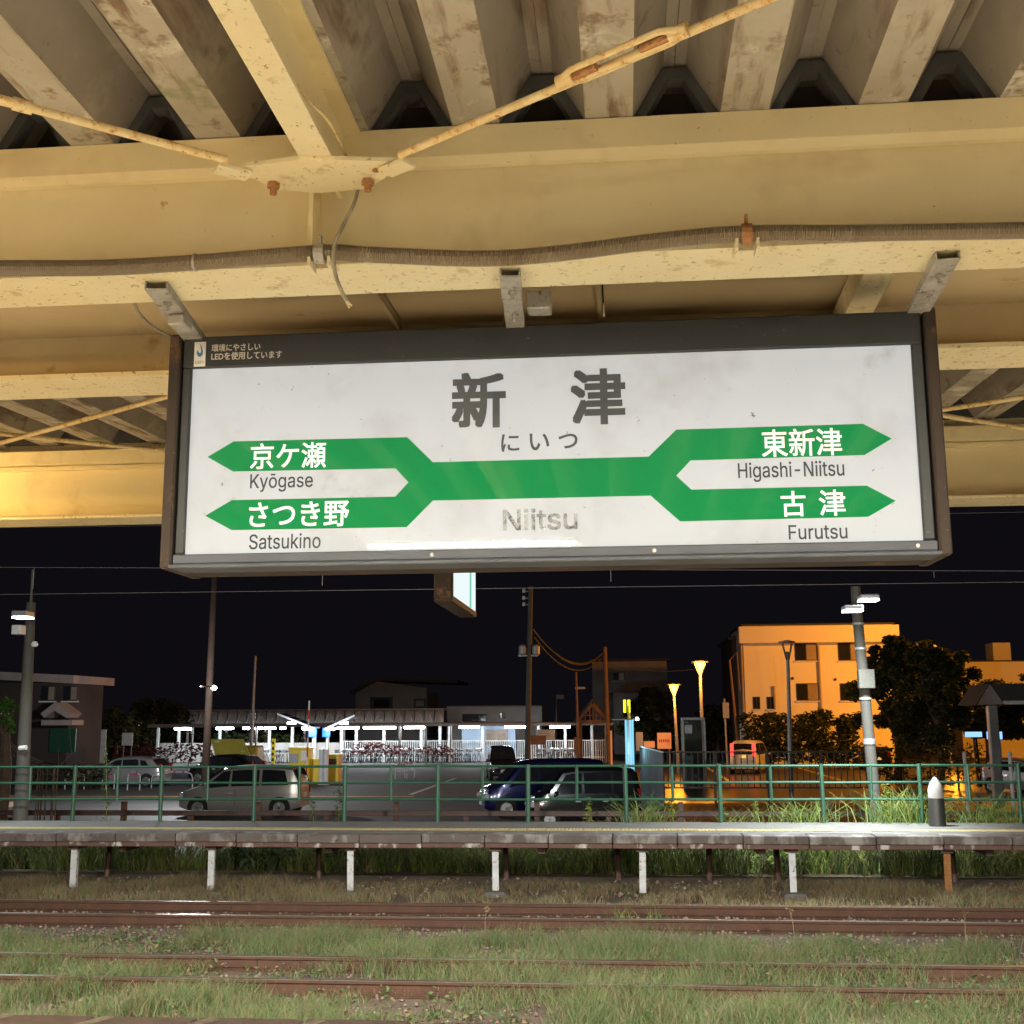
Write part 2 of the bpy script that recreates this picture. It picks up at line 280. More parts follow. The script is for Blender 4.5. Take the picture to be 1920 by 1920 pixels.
def blob_points(lumps, per, shell=0.55):
    out = []
    for (x, y, z, rx, ry, rz) in lumps:
        k = int(per*(rx*ry*rz)**(2/3)) + 8; d = rng.normal(size=(k, 3)); d /= np.linalg.norm(d, axis=1)[:, None]
        r = rng.uniform(shell, 1.0, k)**0.6; out.append(np.array([x, y, z]) + d*r[:, None]*np.array([rx, ry, rz]))
    return np.concatenate(out)
FONT = {}
def fill_loops(me, co):
    # fill glyph outlines loop by loop, so overlapping strokes stay solid
    from mathutils.geometry import tessellate_polygon
    nb = {}
    for e in me.edges:
        a, b = e.vertices; nb.setdefault(a, []).append(b); nb.setdefault(b, []).append(a)
    seen = set(); loops = []
    for e in me.edges:                       # edges keep the outline's direction
        a, b = e.vertices
        if a in seen: continue
        lp = [a]; seen.add(a); prev, cur = a, b
        while cur != a and cur not in seen:
            lp.append(cur); seen.add(cur); nx = [q for q in nb[cur] if q != prev]; prev, cur = cur, (nx[0] if nx else a)
        if len(lp) > 2: loops.append(lp)
    area = lambda lp: sum(co[lp[i]][0]*co[lp[(i+1) % len(lp)]][1]-co[lp[(i+1) % len(lp)]][0]*co[lp[i]][1] for i in range(len(lp)))/2
    A = [area(l) for l in loops]; sg = 1 if A[int(np.argmax(np.abs(A)))] > 0 else -1
    def inside(p, lp):
        c = False
        for i in range(len(lp)):
            x1, y1 = co[lp[i]][:2]; x2, y2 = co[lp[i-1]][:2]
            if (y1 > p[1]) != (y2 > p[1]) and p[0] < (x2-x1)*(p[1]-y1)/(y2-y1)+x1: c = not c
        return c
    outs = [i for i in range(len(loops)) if A[i]*sg > 0]; faces = []
    for i in outs:
        grp = [loops[i]] + [loops[j] for j in range(len(loops)) if A[j]*sg < 0 and inside(co[loops[j][0]], loops[i])]
        flat = [v for l in grp for v in l]
        faces += [tuple(flat[k] for k in t) for t in tessellate_polygon([[Vector((float(co[v][0]), float(co[v][1]), 0)) for v in l] for l in grp])]
    return faces
def text(body, x0, x1, z0, z1, Y, m, parent, name='lettering', off=0.0, latin=False):
    c = bpy.data.curves.new('txt', 'FONT'); c.body = body; c.resolution_u = 4
    latin = latin and FONT.get('latin')
    if latin: c.font = FONT['latin']; c.fill_mode = 'NONE'
    o = bpy.data.objects.new('txt', c); COL.objects.link(o); dg = bpy.context.evaluated_depsgraph_get(); dg.update()
    me = bpy.data.meshes.new_from_object(o.evaluated_get(dg)); bpy.data.objects.remove(o); bpy.data.curves.remove(c)
    n = len(me.vertices); co = np.empty(n*3, np.float32); me.vertices.foreach_get('co', co); co = co.reshape(-1, 3)
    faces = [tuple(p.vertices) for p in me.polygons] if not latin else fill_loops(me, co); bpy.data.meshes.remove(me)
    lo, hi = co.min(0), co.max(0); x0 += off; x1 -= off; z0 += off; z1 -= off      # off = stroke weight added on each side (m)
    sx = (x1-x0)/(hi[0]-lo[0]); sz = (z1-z0)/(hi[1]-lo[1]); X = x0+(co[:, 0]-lo[0])*sx; Z = z0+(co[:, 1]-lo[1])*sz
    b = MB(); ring = [(0, 0)] + ([(off*i, off*j) for i in (-1, 0, 1) for j in (-1, 0, 1) if i or j] if off else [])
    for i, (dx, dz) in enumerate(ring):
        b.add(np.stack([X+dx, np.full(n, Y-i*4e-5), Z+dz], 1).tolist(), faces)
    return b.build(name, m, parent, fix=False)
try: FONT['latin'] = bpy.data.fonts.load(bpy.utils.system_resource('DATAFILES', path='fonts') + '/Inter.woff2')
except Exception: pass
def wirepts(a, b, sag, n=14):
    a, b = Vector(a), Vector(b); return [a.lerp(b, i/n) - Vector((0, 0, sag*4*(i/n)*(1-i/n))) for i in range(n+1)]
def lamp(name, kind, loc, energy, color, parent=None, target=None, **kw):
    l = bpy.data.lights.new(name, kind); l.energy = energy; l.color = color
    for k, v in kw.items(): setattr(l, k, v)
    o = bpy.data.objects.new(name, l); COL.objects.link(o); o.location = loc
    if target is not None: o.rotation_euler = (Vector(target)-Vector(loc)).to_track_quat('-Z', 'Y').to_euler()
    if parent is not None:
        o.parent = parent
        if parent.type == 'EMPTY': o.matrix_parent_inverse = Matrix.Translation(-parent.location)
    return o
# ================================================================== SETTING
def struct(o): return tag(o, kind='structure')
prof = [(-80,-1.06),(17.6,-1.06),(18.3,-1.03),(20.0,-0.99),(21.6,-1.02),(23.2,-1.35),(24.6,-1.62),(150,-1.62),(900,-1.62)]
g = MB()
for (ya, za), (yb, zb) in zip(prof[:-1], prof[1:]):
    g.add([(-600,ya,za),(600,ya,za),(600,yb,zb),(-600,yb,zb)], [(0,1,2,3)])
struct(g.build('ground', 'soil', fix=False))
struct(MB().add([(-80,25,-1.612),(70,25,-1.612),(70,99,-1.612),(-80,99,-1.612)], [(0,1,2,3)]).build('parking_lot', 'asphalt', fix=False))
struct(MB().add([(1.0,47,-1.606),(60,47,-1.606),(60,83,-1.606),(1.0,83,-1.606)], [(0,1,2,3)]).build('road', 'asphalt_wet', fix=False))
for k, (a, b, m) in enumerate((((-30,50.5),(-9,50.9),'line_orange'), ((-26,33.2),(-13,33.4),'line_orange'), ((-9.5,52),(-9.3,66),'line_paint'), ((-3,46),(-2.85,60),'line_paint'), ((5.2,60),(5.4,82),'line_paint'), ((11,56),(11.15,82),'line_paint'))):
    struct(MB().add([(a[0],a[1],-1.600),(b[0],a[1],-1.600),(b[0],b[1],-1.600),(a[0],b[1],-1.600)], [(0,1,2,3)]).build('road_marking', m, fix=False))
# near platform (we stand on it) with its row of edge blocks
np_ = struct(MB().box((-40,-9,-1.05),(40,6.55,0.0)).build('near_platform', 'floor'))
for k in range(-16, 16):
    j = random.uniform(-.004, .004)
    MB().bev((k*0.62+0.006, 6.556, -0.22), (k*0.62+0.612, 6.985+j, 0.004+j*.6), 0.012).build('edge_block', 'concrete_near', np_)
for k in range(-14, 14):
    MB().box((k*0.62-0.02, 6.60, 0.003), (k*0.62+0.05, 6.98, 0.0075), rot=Matrix.Rotation(-0.45, 3, 'Z')).build('paint_dash', 'dash_paint', np_)
MB().box((-40,6.6,-1.05),(40,6.9,-0.23)).build('platform_wall', 'slab_face', np_)
# far platform on posts
FPX0, FPX1 = -16.0, 11.0
fp = struct(MB().box((FPX0,18.99,-0.27),(FPX1,20.95,-0.085)).build('far_platform', 'concrete'))
x = FPX0; k = 0
while x < FPX1:
    wd = 0.98; z = -0.083 + random.uniform(-.008, .006)
    MB().bev((x+.006,18.6,z-0.13),(x+wd,18.985,z), 0.012).build('edge_slab', 'slab_face', fp)
    MB().bev((x+.004,18.63+random.uniform(0,.008),z-0.205),(x+wd-.002,18.95,z-0.134), 0.008).build('nosing_beam', 'nosing', fp)
    x += wd + 0.006; k += 1
x = FPX0
tb = MB().box((0.004,19.30,-0.084),(0.296,19.60,-0.076))
for i in range(5):
    for j in range(5): tb.lathe([(0.018,-0.0765),(0.012,-0.071)], (0.036+i*.057, 19.336+j*.057, 0), n=6)
tile = tb.build('tactile_tile', 'tactile', fp); tile.location.x = x; x += 0.3
while x < FPX1-0.3:
    t = tile.copy(); COL.objects.link(t); t.location.x = x; t.location.z = random.uniform(-.002, .002); x += 0.3
for i, px in enumerate((138,396,658,930,1205,1487,1777)):
    p = at(px, 1660, 18.9); x = p.x; ln = random.uniform(-.012, .012)
    rail = MB()
    rail.prism([(-.05,0),(.05,0),(.05,.012),(.008,.02),(.008,.08),(.032,.085),(.032,.115),(-.032,.115),(-.032,.085),(-.008,.08),(-.008,.02),(-.05,.012)], (x, 18.86, -0.97), (1,0,0), (0,1,0), (ln,0,0.68))
    rail.build('support_post', 'post_paint' if i < 6 else 'rust', fp)
    MB().box((x-.09,18.8,-0.35),(x+.09,19.15,-0.289)).build('post_head', 'brown_steel', fp)
    if i in (0,1,2,3,5):
        f = MB().bev((x-.17,18.62,-1.12),(x+.19,19.05,-0.955+random.uniform(-.02,.02)), 0.035)
        f.build('post_footing', 'concrete', fp)
for px in (200,598,950,1160,1460,1790,1330):
    p = at(px, 1640, 20.6); MB().tube([(p.x,20.6,-1.05),(p.x+random.uniform(-.05,.05),20.6,-0.271)], 0.05, 8).build('rear_post', 'brown_steel', fp)
for k in range(8):
    MB().box((FPX0+1+k*3.4,18.97,-0.40),(FPX0+1.12+k*3.4,20.9,-0.272)).build('cross_beam', 'brown_steel', fp)
# ---- tracks
def track(yc, label, zt, bright, sl=True):
    t = thing('railway_track', label, 'track', (0, yc, zt-0.16), group='tracks between the platforms')
    R_ = [(-.062,0),(.062,0),(.062,.012),(.01,.03),(.01,.112),(.032,.122),(.0325,.150),(-.0325,.150),(-.032,.122),(-.01,.112),(-.01,.03),(-.062,.012)]
    for s in (-1, 1):
        y = yc + s*0.566
        r = MB().prism(R_, (-24, y, zt-.153), (0,1,0), (0,0,1), (48,0,0)).build('rail', 'rail_rust', t)
        MB().box((-24, y-.031, zt-.003),(24, y+.031, zt+.0015)).build('rail_head', bright[(s+1)//2], r)
        for k in range(-3, 4):
            xx = k*6.1 + yc*.37 % 3
            MB().box((xx-.23, y-.026, zt-.115),(xx+.23, y-.0105, zt-.045)).build('fish_plate', 'rail_rust', r)
    if sl:
        for k in range(-22, 22):
            MB().bev((k*.62-.11, yc-1.02, zt-.30),(k*.62+.11, yc+1.02, zt-.155), 0.015).build('sleeper', 'sleeper', t)
    return t
track(12.83, 'overgrown rusty railway track nearest the camera, half hidden in grass', -0.9, ('rail_bright', 'rail_bright'))
track(16.65, 'bare rusty railway track close beside the far platform', -0.9, ('rail_bright', 'rail_head'))
track(8.55, 'railway track hidden right below the near platform edge', -0.9, ('rail_bright', 'rail_bright'), False)
# ---- ballast stones (loose)
def stones(name, n, xr, yr, zb, smin, smax, label):
    n = int(n); x = rng.uniform(*xr, n); y = rng.uniform(*yr, n); s = rng.uniform(smin, smax, n)
    base = np.array([[1,0,0],[-1,0,0],[0,1,0],[0,-1,0],[0,0,1],[0,0,-1]], float)
    F_ = np.array([[0,2,4],[2,1,4],[1,3,4],[3,0,4],[2,0,5],[1,2,5],[3,1,5],[0,3,5]])
    v = base[None]*(s[:,None,None])*rng.uniform(.55,1.25,(n,6,1)); a = rng.uniform(0,PI,n); ca, sa = np.cos(a)[:,None], np.sin(a)[:,None]
    vx = v[:,:,0]*ca - v[:,:,1]*sa; vy = v[:,:,0]*sa + v[:,:,1]*ca; v = np.stack([vx+x[:,None], vy+y[:,None], v[:,:,2]*.7 + zb + rng.uniform(0,.012,n)[:,None]], 2)
    f = (F_[None] + np.arange(n)[:,None,None]*6).reshape(-1,3)
    return tag(np_mesh(name, v.reshape(-1,3), f, 'stone'), label, 'ballast', kind='stuff')
stones('ballast', 5200, (-10,7), (14.0,18.5), -1.05, .014, .04, 'brown ballast stones along the bare track')
stones('ballast', 3600, (-8,6), (9.8,14.0), -1.05, .014, .038, 'brown ballast stones among the grass')
stones('ballast', 380, (-11,7), (18.3,20.6), -1.0, .02, .06, 'loose stones and rubble under the far platform')
# ---- grass between the tracks
def hash_patch(x, y):
    return 0.5 + 0.25*np.sin(x*1.7+y*2.3) + 0.2*np.sin(x*4.1-y*3.2+1.3) + 0.18*np.sin(x*.63+2.0+y*.9)
def grass(name, n, xr, yr, zb, h0, h1, label, dryf=0.25, dens=None, thr=0.35, mats=('grass','grass2','dry'), wid=(.004,.009)):
    nt = n//9; x = rng.uniform(*xr, nt); y = rng.uniform(*yr, nt); keep = hash_patch(x, y) + rng.uniform(-.25,.25,nt) > thr
    if dens is not None: keep &= rng.uniform(0,1,nt) < dens(x, y)
    x, y = x[keep], y[keep]; hp = np.clip(hash_patch(x*.8+3, y*.8), .15, 1)
    x = np.repeat(x, 9); y = np.repeat(y, 9); hp = np.repeat(hp, 9); k = len(x)
    base = np.stack([x+rng.normal(0,.035,k), y+rng.normal(0,.035,k), np.full(k, zb)], 1)
    h = (h0 + (h1-h0)*hp)*rng.uniform(.5,1.15,k); lean = h*rng.uniform(.2,1.2,k)
    u = rng.uniform(0,1,k); pt = np.repeat(rng.uniform(0,1,k//9), 9); mi = np.where(u < dryf, 2, np.where(pt < .45, 1, 0))
    return tag(blades_mesh(name, base, h, lean, rng.uniform(*wid, k), mats, mi), label, 'grass', kind='stuff')
def d1(x, y):
    bare = np.exp(-((x+1.9)/.9)**2-((y-14.3)/.5)**2)*.7 + np.where((x > 3.3) & (y < 11.9), .85, 0) + np.where((y < 10.9) & (np.sin(x*2.3) > 0.3), .6, 0)
    rowd = np.where(np.abs(y-12.83) < .35, .7, 1.0)
    right = np.where((x > 1.8) & (np.abs(y-12.83) < .8), .35, 1.0)
    return np.clip(1-bare, 0, 1)*rowd*right
grass('trackside_grass', 150000, (-8.6,6.2), (10.3,15.2), -1.06, .09, .31, 'short green and straw grass growing over the near track', .32, d1, .37, wid=(.0035,.0075))
grass('dry_grass', 40000, (-10.5,7), (17.7,20.0), -1.03, .05, .24, 'dry straw grass along the foot of the far platform', .82, None, .28)
grass('ballast_weeds', 5000, (-10,7), (14.6,15.7), -1.05, .05, .2, 'thin pale weeds along the rusty rail', .5, None, .3)
def broadleaf(n, xr, yr, zb, label):
    x = rng.uniform(*xr, n); y = rng.uniform(*yr, n); k = (hash_patch(x*1.3+5, y*1.1) > .5); x, y = x[k], y[k]; m = 11
    pts = np.stack([np.repeat(x, m), np.repeat(y, m), np.full(len(x)*m, zb)], 1) + np.abs(rng.normal(0, 1, (len(x)*m, 3)))*np.array([.0, .0, .045]) + rng.normal(0, 1, (len(x)*m, 3))*np.array([.05, .05, .004])
    return tag(leaf_mesh('broadleaf_weeds', pts, .03, ('weed_dark', 'dry', 'grass2'), None, rng.choice([0, 0, 1, 2], len(pts))), label, 'weeds', kind='stuff')
broadleaf(1500, (-8,6), (10.3,15.2), -1.03, 'low broad leaved weeds among the grass')
def tuft(name, label, x, y, z, n, h0, h1, spread, lean=(.4,1.1), mats=('weed','grass2','dry'), wid=(.008,.016), group=None, bend=1.0, cat='weed'):
    t = thing(name, label, cat, (x, y, z), group=group)
    base = np.stack([x+rng.normal(0,spread,n), y+rng.normal(0,spread*.7,n), np.full(n, z)], 1); h = rng.uniform(h0, h1, n)
    blades_mesh('blades', base, h, h*rng.uniform(*lean, n), rng.uniform(*wid, n), mats, rng.choice([0,0,1], n), t, bend); return t
for px, py, Y, z, lab in ((1160,1718,16.5,-1.05,'bright grass tuft between the rails, leftmost of the two'), (1228,1725,16.3,-1.05,'bright grass tuft between the rails, rightmost of the two')):
    p = at(px, py, Y); tuft('grass_tuft', lab, p.x, Y, z, 40, .14, .3, .09, (.3,.8), wid=(.006,.012), group='grass tufts between the rails')
for px, Y, lab in ((908,15.2,'single dry stalk leaning over the rail left of centre'), (1808,15.1,'single pale stalk standing before the rail on the right'), (1490,15.3,'short pale stalk before the rail below the right posts')):
    p = at(px, 1735, Y); s = thing('dry_stalk', lab, 'weed', (p.x, Y, -1.06), group='dry stalks by the track')
    e = random.uniform(-.15,.05); MB().tube([(p.x,Y,-1.06),(p.x+e*.4,Y,-.8),(p.x+e,Y,-.62)], [.006,.005,.003], 5).build('stem', 'dry', s)
    leaf_mesh('seed_head', np.array([[p.x+e*.9,Y,-.64]])+rng.normal(0,.02,(14,3)), .03, 'dry', s)
# ---- vegetation behind and under the far platform
def under_bush(name, label, px, Y, n, hz, wd, m, size, zb=-1.02, group='bushes under the far platform'):
    p = at(px, 1640, Y); t = thing(name, label, 'bush', (p.x, Y, zb), group=group)
    lum = [(p.x+random.uniform(-wd,wd), Y+random.uniform(-.3,.3), zb+random.uniform(.12,.5)*hz, .3, .28, .2) for _ in range(max(5,int(wd*9)))]
    pts = blob_points(lum, n, .2); leaf_mesh('foliage', pts, size, m, t)
    st = MB()
    for _ in range(int(5+wd*7)):
        x = p.x+random.uniform(-wd,wd); st.tube([(x,Y,zb),(x+random.uniform(-.1,.1),Y+random.uniform(-.1,.1),zb+hz*.9)], [.012,.006], 5)
    st.build('stems', 'bark', t); tag(t.children[-1], kind='stuff'); return t
ub = [(50,22.4,.9,1.0,'weed',.07,'yellow green bush glowing under the far left end of the platform'),(260,22.0,.85,.7,'weed_dark',.07,'dark bush under the platform right of the first white post'),
      (500,21.9,.85,.8,'weed_dark',.09,'dark broad-leaved bush under the platform between second and third posts'),(700,22.2,.8,.8,'weed_dark',.06,'dim bush under the platform right of the third post'),
      (860,22.4,.9,.9,'weed',.05,'dim green bush under the platform left of the fourth post'),(1060,22.4,.9,.8,'weed',.06,'bright green bush under the platform right of the fourth post'),
      (1240,22.4,.95,.7,'weed',.07,'brightest green bush under the platform around the fifth post'),(1400,22.2,.95,.7,'weed',.09,'bright large-leaved bush under the platform left of the sixth post'),
      (1570,22.2,.95,.8,'weed',.06,'yellowish bush under the platform right of the sixth post'),(1720,21.9,.8,.6,'weed_dark',.06,'dark bush under the platform left of the rusty post'),(1880,22.2,.95,.8,'weed',.06,'pale green bush under the platform at the right edge')]
for px, Y, hz, wd, m, sz, lab in ub: under_bush('bush', lab, px, Y, 900, hz, wd, m, sz)
grass('bank_grass', 20000, (-13,9), (22.4,24.0), -1.3, .3, .8, 'tall grass on the bank behind the far platform', .3, None, .2, ('weed','weed_dark','dry'), (.008,.016))
grass('bank_weeds', 16000, (-13,9), (21.35,22.3), -1.03, .3, .85, 'upright green weeds under the back edge of the far platform', .18, None, .25, ('weed','weed_dark','dry'), (.010,.022))
# arching grass clumps poking above the platform by the fence
clumps = [(1500,90,.25,.52,.30,'arching bright grass clump at the fence below the orange building'),(1700,170,.35,.75,.34,'largest bright bush of grass at the fence left of the pointed post'),
          (1880,90,.3,.7,.3,'tall blade clump at the fence right of the pointed post'),(1820,40,.15,.35,.2,'low grass clump right beside the pointed post'),
          (1380,22,.15,.35,.15,'small grass clump at the fence left of the bright weed'),(1205,60,.3,.65,.24,'loose grass clump at the fence right of the dark blue van')]
for px, n, h0, h1, sp, lab in clumps:
    p = at(px, 1545, 21.15); tuft('grass_clump', lab, p.x, 21.15, -0.35, n*2, h0+.2, h1+.25, sp, (.35,.95), wid=(.012,.024), group='grass clumps along the fence', bend=1.5, cat='grass clump')
for px, top, n, lab in ((1412,1500,46,'upright leafy weed at the fence below the white van'),(1262,1500,44,'leafy weed at the fence below the sodium lamps'),(1105,1495,40,'tall leafy weed before the dark blue van'),(1355,1515,20,'small leafy weed by a fence post'),
                        (632,1470,46,'dim tall weed before the empty asphalt'),(200,1400,34,'tallest dim weed before the silver hatchback'),(590,1500,30,'dim low weed before the rear of the silver minivan'),(1660,1465,70,'feathery weed climbing the lamp pole')):
    b = at(px, 1545, 21.1); e = at(px+random.uniform(-6,6), top, 21.1); t = thing('weed_plant', lab, 'weed', (b.x, 21.1, -.6), group='leafy weeds along the fence')
    MB().tube([(b.x,21.1,-.6),((b.x+e.x)/2+.02,21.1,(e.z-.6)/2),(e.x,21.1,e.z)], [.008,.006,.003], 5).build('stem', 'weed', t)
    u = rng.uniform(0,1,n*4); L_ = np.stack([b.x+(e.x-b.x)*u, np.full(n*4,21.1), -.6+(e.z+.6)*u], 1)
    L_ += rng.normal(0,1,(n*4,3))*np.array([.055,.05,.03])*(1.1-u[:,None]*.6); leaf_mesh('leaves', L_, .035, 'weed' if px > 1000 else 'weed_dark', t)  # darker leaf tone on the left side puts shade into the colour
# ================================================================== CANOPY
can = thing('platform_canopy', 'cream steel platform canopy with corrugated roof overhead', 'canopy', (0,3,0))
# main beam with its bent upper strip
bm1 = MB()
bm1.box((-9,3.02,2.914),(9,3.05,3.30)).build('main_beam', 'cream', can)
mb = can.children[-1]
MB().box((-9,2.925,2.898),(9,3.15,2.914)).build('lower_flange', 'cream_worn', mb)
MB().prism([(2.985,3.312),(3.06,3.312),(3.06,3.302),(3.0175,3.302),(3.0175,3.20),(3.006,3.205),(2.985,3.225)], (-9,0,0), (0,1,0), (0,0,1), (18,0,0)).build('upper_strip', 'cream', mb)
for x in (-0.82, 1.75, -3.4):
    MB().box((x-.006,2.94,2.9145),(x+.006,3.0195,3.20)).build('stiffener', 'cream', mb)
# second beam, edge beam
MB().box((-9,3.97,2.914),(9,4.0,3.09)).build('second_beam', 'gutter', can); b2 = can.children[-1]  # web in the darker gutter tone, standing in for its shadow
MB().box((-9,3.86,2.898),(9,4.115,2.9135)).build('lower_flange', 'cream_worn', b2)
MB().box((-9,7.13,2.966),(9,7.16,3.31)).build('edge_beam', 'cream', can); b3 = can.children[-1]
MB().box((-9,6.98,2.948),(9,7.26,2.9655)).build('lower_flange', 'cream_worn', b3)
MB().box((-9,7.09,3.285),(9,7.129,3.31)).build('upper_flange', 'cream', b3)
MB().box((-9,7.165,3.3105),(9,7.20,3.47)).build('eaves_board', 'cream_worn', b3)
MB().box((-9,7.04,3.3105),(9,7.07,3.4)).build('purlin', 'cream', b3)
# gutter between the first two beams
gx = [-9,-6.2,-3.4,atz(745,600,3.06).x,atz(1132,590,3.06).x,2.9,5.6,9]
for a, b in zip(gx[:-1], gx[1:]):
    p = MB().prism([(3.06,3.12),(3.45,3.075),(3.46,3.066),(3.965,3.085),(3.965,3.10),(3.46,3.080),(3.06,3.135)], (a+.003,0,0), (0,1,0), (0,0,1), (b-a-.006,0,0)).build('gutter_sheet', 'gutter', can)
    MB().box((a-.025,3.055,3.136),(a+.025,3.96,3.146)).build('seam_strip', 'dark_void', p)
    MB().prism([(3.46,3.046),(3.47,3.04),(3.955,3.060),(3.955,3.0835),(3.46,3.0645)], (a-.02,0,0), (0,1,0), (0,0,1), (.014,0,0)).build('seam_rib', 'gutter', p)
sx = atz(1625,550,3.0).x
MB().prism([(-.06,.06),(-.045,0),(.045,0),(.06,.06),(.052,.06),(.038,.008),(-.038,.008),(-.052,.06)], (sx,3.16,3.005), (1,0,0), (0,0,1), (0.02,.80,0.0)).build('gutter_strap', 'cream_worn', can)
# folded-plate roof sheets, one per rib
PT = 0.3665
def deckpiece(y0, z0, y1, z1, nm):
    pr = [(-.1825,.156),(-.153,.156),(-.149,.150),(-.071,.012),(-.065,0),(-.022,0),(-.02,.0),(.02,.0),(.022,0),(.065,0),(.071,.012),(.149,.150),(.153,.156),(.1825,.156)]
    s = MB(); n = len(pr); t = .004
    for (y, z) in ((y0,z0),(y1,z1)):
        for p in pr: s.v.append((p[0],y,z+p[1]))
        for p in pr: s.v.append((p[0],y,z+p[1]+t))
    for i in range(n-1):
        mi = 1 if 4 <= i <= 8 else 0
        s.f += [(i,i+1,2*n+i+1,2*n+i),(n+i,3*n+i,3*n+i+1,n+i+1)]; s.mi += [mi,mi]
    s.f += [(0,2*n,3*n,n),(n-1,2*n-1,4*n-1,3*n-1)]; s.mi += [0,0]
    return s.build(nm, ['deck','deck_trough'], can)
d1_ = deckpiece(-6,3.315,3.3,3.315,'roof_sheet'); d2_ = deckpiece(4.02,3.30,7.45,3.475,'roof_sheet')
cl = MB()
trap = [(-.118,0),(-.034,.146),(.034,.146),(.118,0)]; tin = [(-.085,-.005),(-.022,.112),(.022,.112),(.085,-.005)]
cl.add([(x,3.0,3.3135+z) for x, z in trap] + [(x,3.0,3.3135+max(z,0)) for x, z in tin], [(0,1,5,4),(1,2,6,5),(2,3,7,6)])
cl.add([(x,3.05,3.3135+z) for x, z in trap] + [(x,3.05,3.3135+max(z,0)) for x, z in tin], [(0,4,5,1),(1,5,6,2),(2,6,7,3)])
cl.add([(x,y,3.3135+max(z,0)) for y in (3.0,3.05) for x, z in tin], [(0,1,5,4),(1,2,6,5),(2,3,7,6)])
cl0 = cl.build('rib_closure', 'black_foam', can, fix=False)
vo = MB().add([(x,3.14,3.3137+z) for x, z in trap] + [(x,3.18,3.3137+z) for x, z in trap], [(0,1,2,3),(7,6,5,4)]).build('rib_gap_shade', 'dark_void', can)  # dark plate stands for the shade inside the open rib
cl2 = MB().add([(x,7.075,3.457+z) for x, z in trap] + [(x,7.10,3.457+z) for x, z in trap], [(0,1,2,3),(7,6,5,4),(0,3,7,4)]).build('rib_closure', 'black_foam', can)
proto = [d1_, d2_, cl0, vo, cl2]
for k in range(-22, 23):
    x = -0.19 + PT*k
    for o in proto:
        if k == -22: c = o
        else: c = o.copy(); COL.objects.link(c)
        c.location.x = x + (PT/2 if o is d1_ or o is d2_ else 0)
        if o is d1_ or o is d2_: c.location.z = random.uniform(-.002,.002)
# rafters under the deck
for xc in (-0.748, 3.2, -4.75):
    r = MB().box((xc-.006,-6,3.112),(xc+.006,2.984,3.30)).build('rafter', 'cream', can)
    MB().box((xc-.041,-6,3.10),(xc+.041,2.83,3.1115)).build('lower_flange', 'cream_worn', r)
    MB().box((xc-.05,-6,3.3),(xc+.05,2.984,3.3125)).build('upper_flange', 'cream', r)
for xc in (-0.765, 3.2, -4.75):
    r = MB().box((xc-.006,4.12,3.16),(xc+.006,7.1,3.29)).build('rafter', 'cream', can)
    MB().box((xc-.045,4.12,3.15),(xc+.045,7.1,3.1595)).build('lower_flange', 'cream_worn', r)
# gusset plate, bolts, brace rods
gz = 3.088
gp = [atz(px, py, gz) for px, py in ((462,312),(560,300),(640,300),(738,303),(728,330),(690,354),(600,362),(520,356),(470,332))]
gu = MB().prism([(p.x,p.y) for p in gp], (0,0,gz), (1,0,0), (0,1,0), (0,0,.011)).build('gusset_plate', 'cream_worn', can)
for px, py in ((513,343),(690,337)):
    p = atz(px, py, gz); MB().lathe([(.017,gz-.014),(.017,gz-.001)], (p.x,p.y,0), n=6).lathe([(.010,gz-.032),(.010,gz-.013)], (p.x,p.y,0), n=8).build('bolt', 'rust', gu)
for px, py in ((705,318),):
    p = atz(px, py, gz); MB().lathe([(.01,gz-.004),(.01,gz-.001)], (p.x,p.y,0), n=8).build('rust_boss', 'rust', gu)
def brace(a, b, lug, tb_, z=3.094, r=.0105, nm='brace_rod'):
    A = atz(*a, z); B = atz(*b, z); o = MB().tube([A, B], r, 10).build(nm, 'rusty_rod', can, smooth=True)
    d = (B-A).normalized(); n = Vector((-d.y, d.x, 0))
    if lug:
        q = atz(*lug, z); rt = Matrix(((d.x,-d.y,0),(d.y,d.x,0),(0,0,1)))
        MB().cbox((q.x,q.y,z-.014),(.085,.05,.008),rot=rt).build('lug_plate', 'cream_worn', o)
    if tb_:
        q0, q1 = atz(*tb_[0], z), atz(*tb_[1], z); L_ = (q1-q0).length
        tk = MB()
        for s in (-1, 1):
            tk.tube([q0+n*s*.007, q0+d*L_*.13+n*s*.026, q0+d*L_*.87+n*s*.026, q1+n*s*.007], [.009,.0075,.0075,.009], 8)
        tk.tube([q0-d*.012,q0+d*.03], .016, 10); tk.tube([q1-d*.03,q1+d*.012], .016, 10)
        tn = tk.build('turnbuckle', 'rusty_rod', o, smooth=True)
        MB().tube([q0+d*.03,q0+d*L_*.30], .0095, 8).build('thread', 'rust', tn); MB().tube([q1-d*L_*.34,q1-d*.03], .0095, 8).build('thread', 'rust', tn)
    return o
brace((750,290),(2050,-262),(744,305),((1055,152),(1280,58)))
brace((425,300),(-600,28),(437,313),((-230,130),(34,196)))
brace((-300,915),(335,737),None,None,3.12,.012); brace((-200,792),(420,858),None,None,3.14,.012)
brace((1700,779),(2200,700),None,None,3.13,.012); brace((1700,768),(2200,848),None,None,3.115,.012)
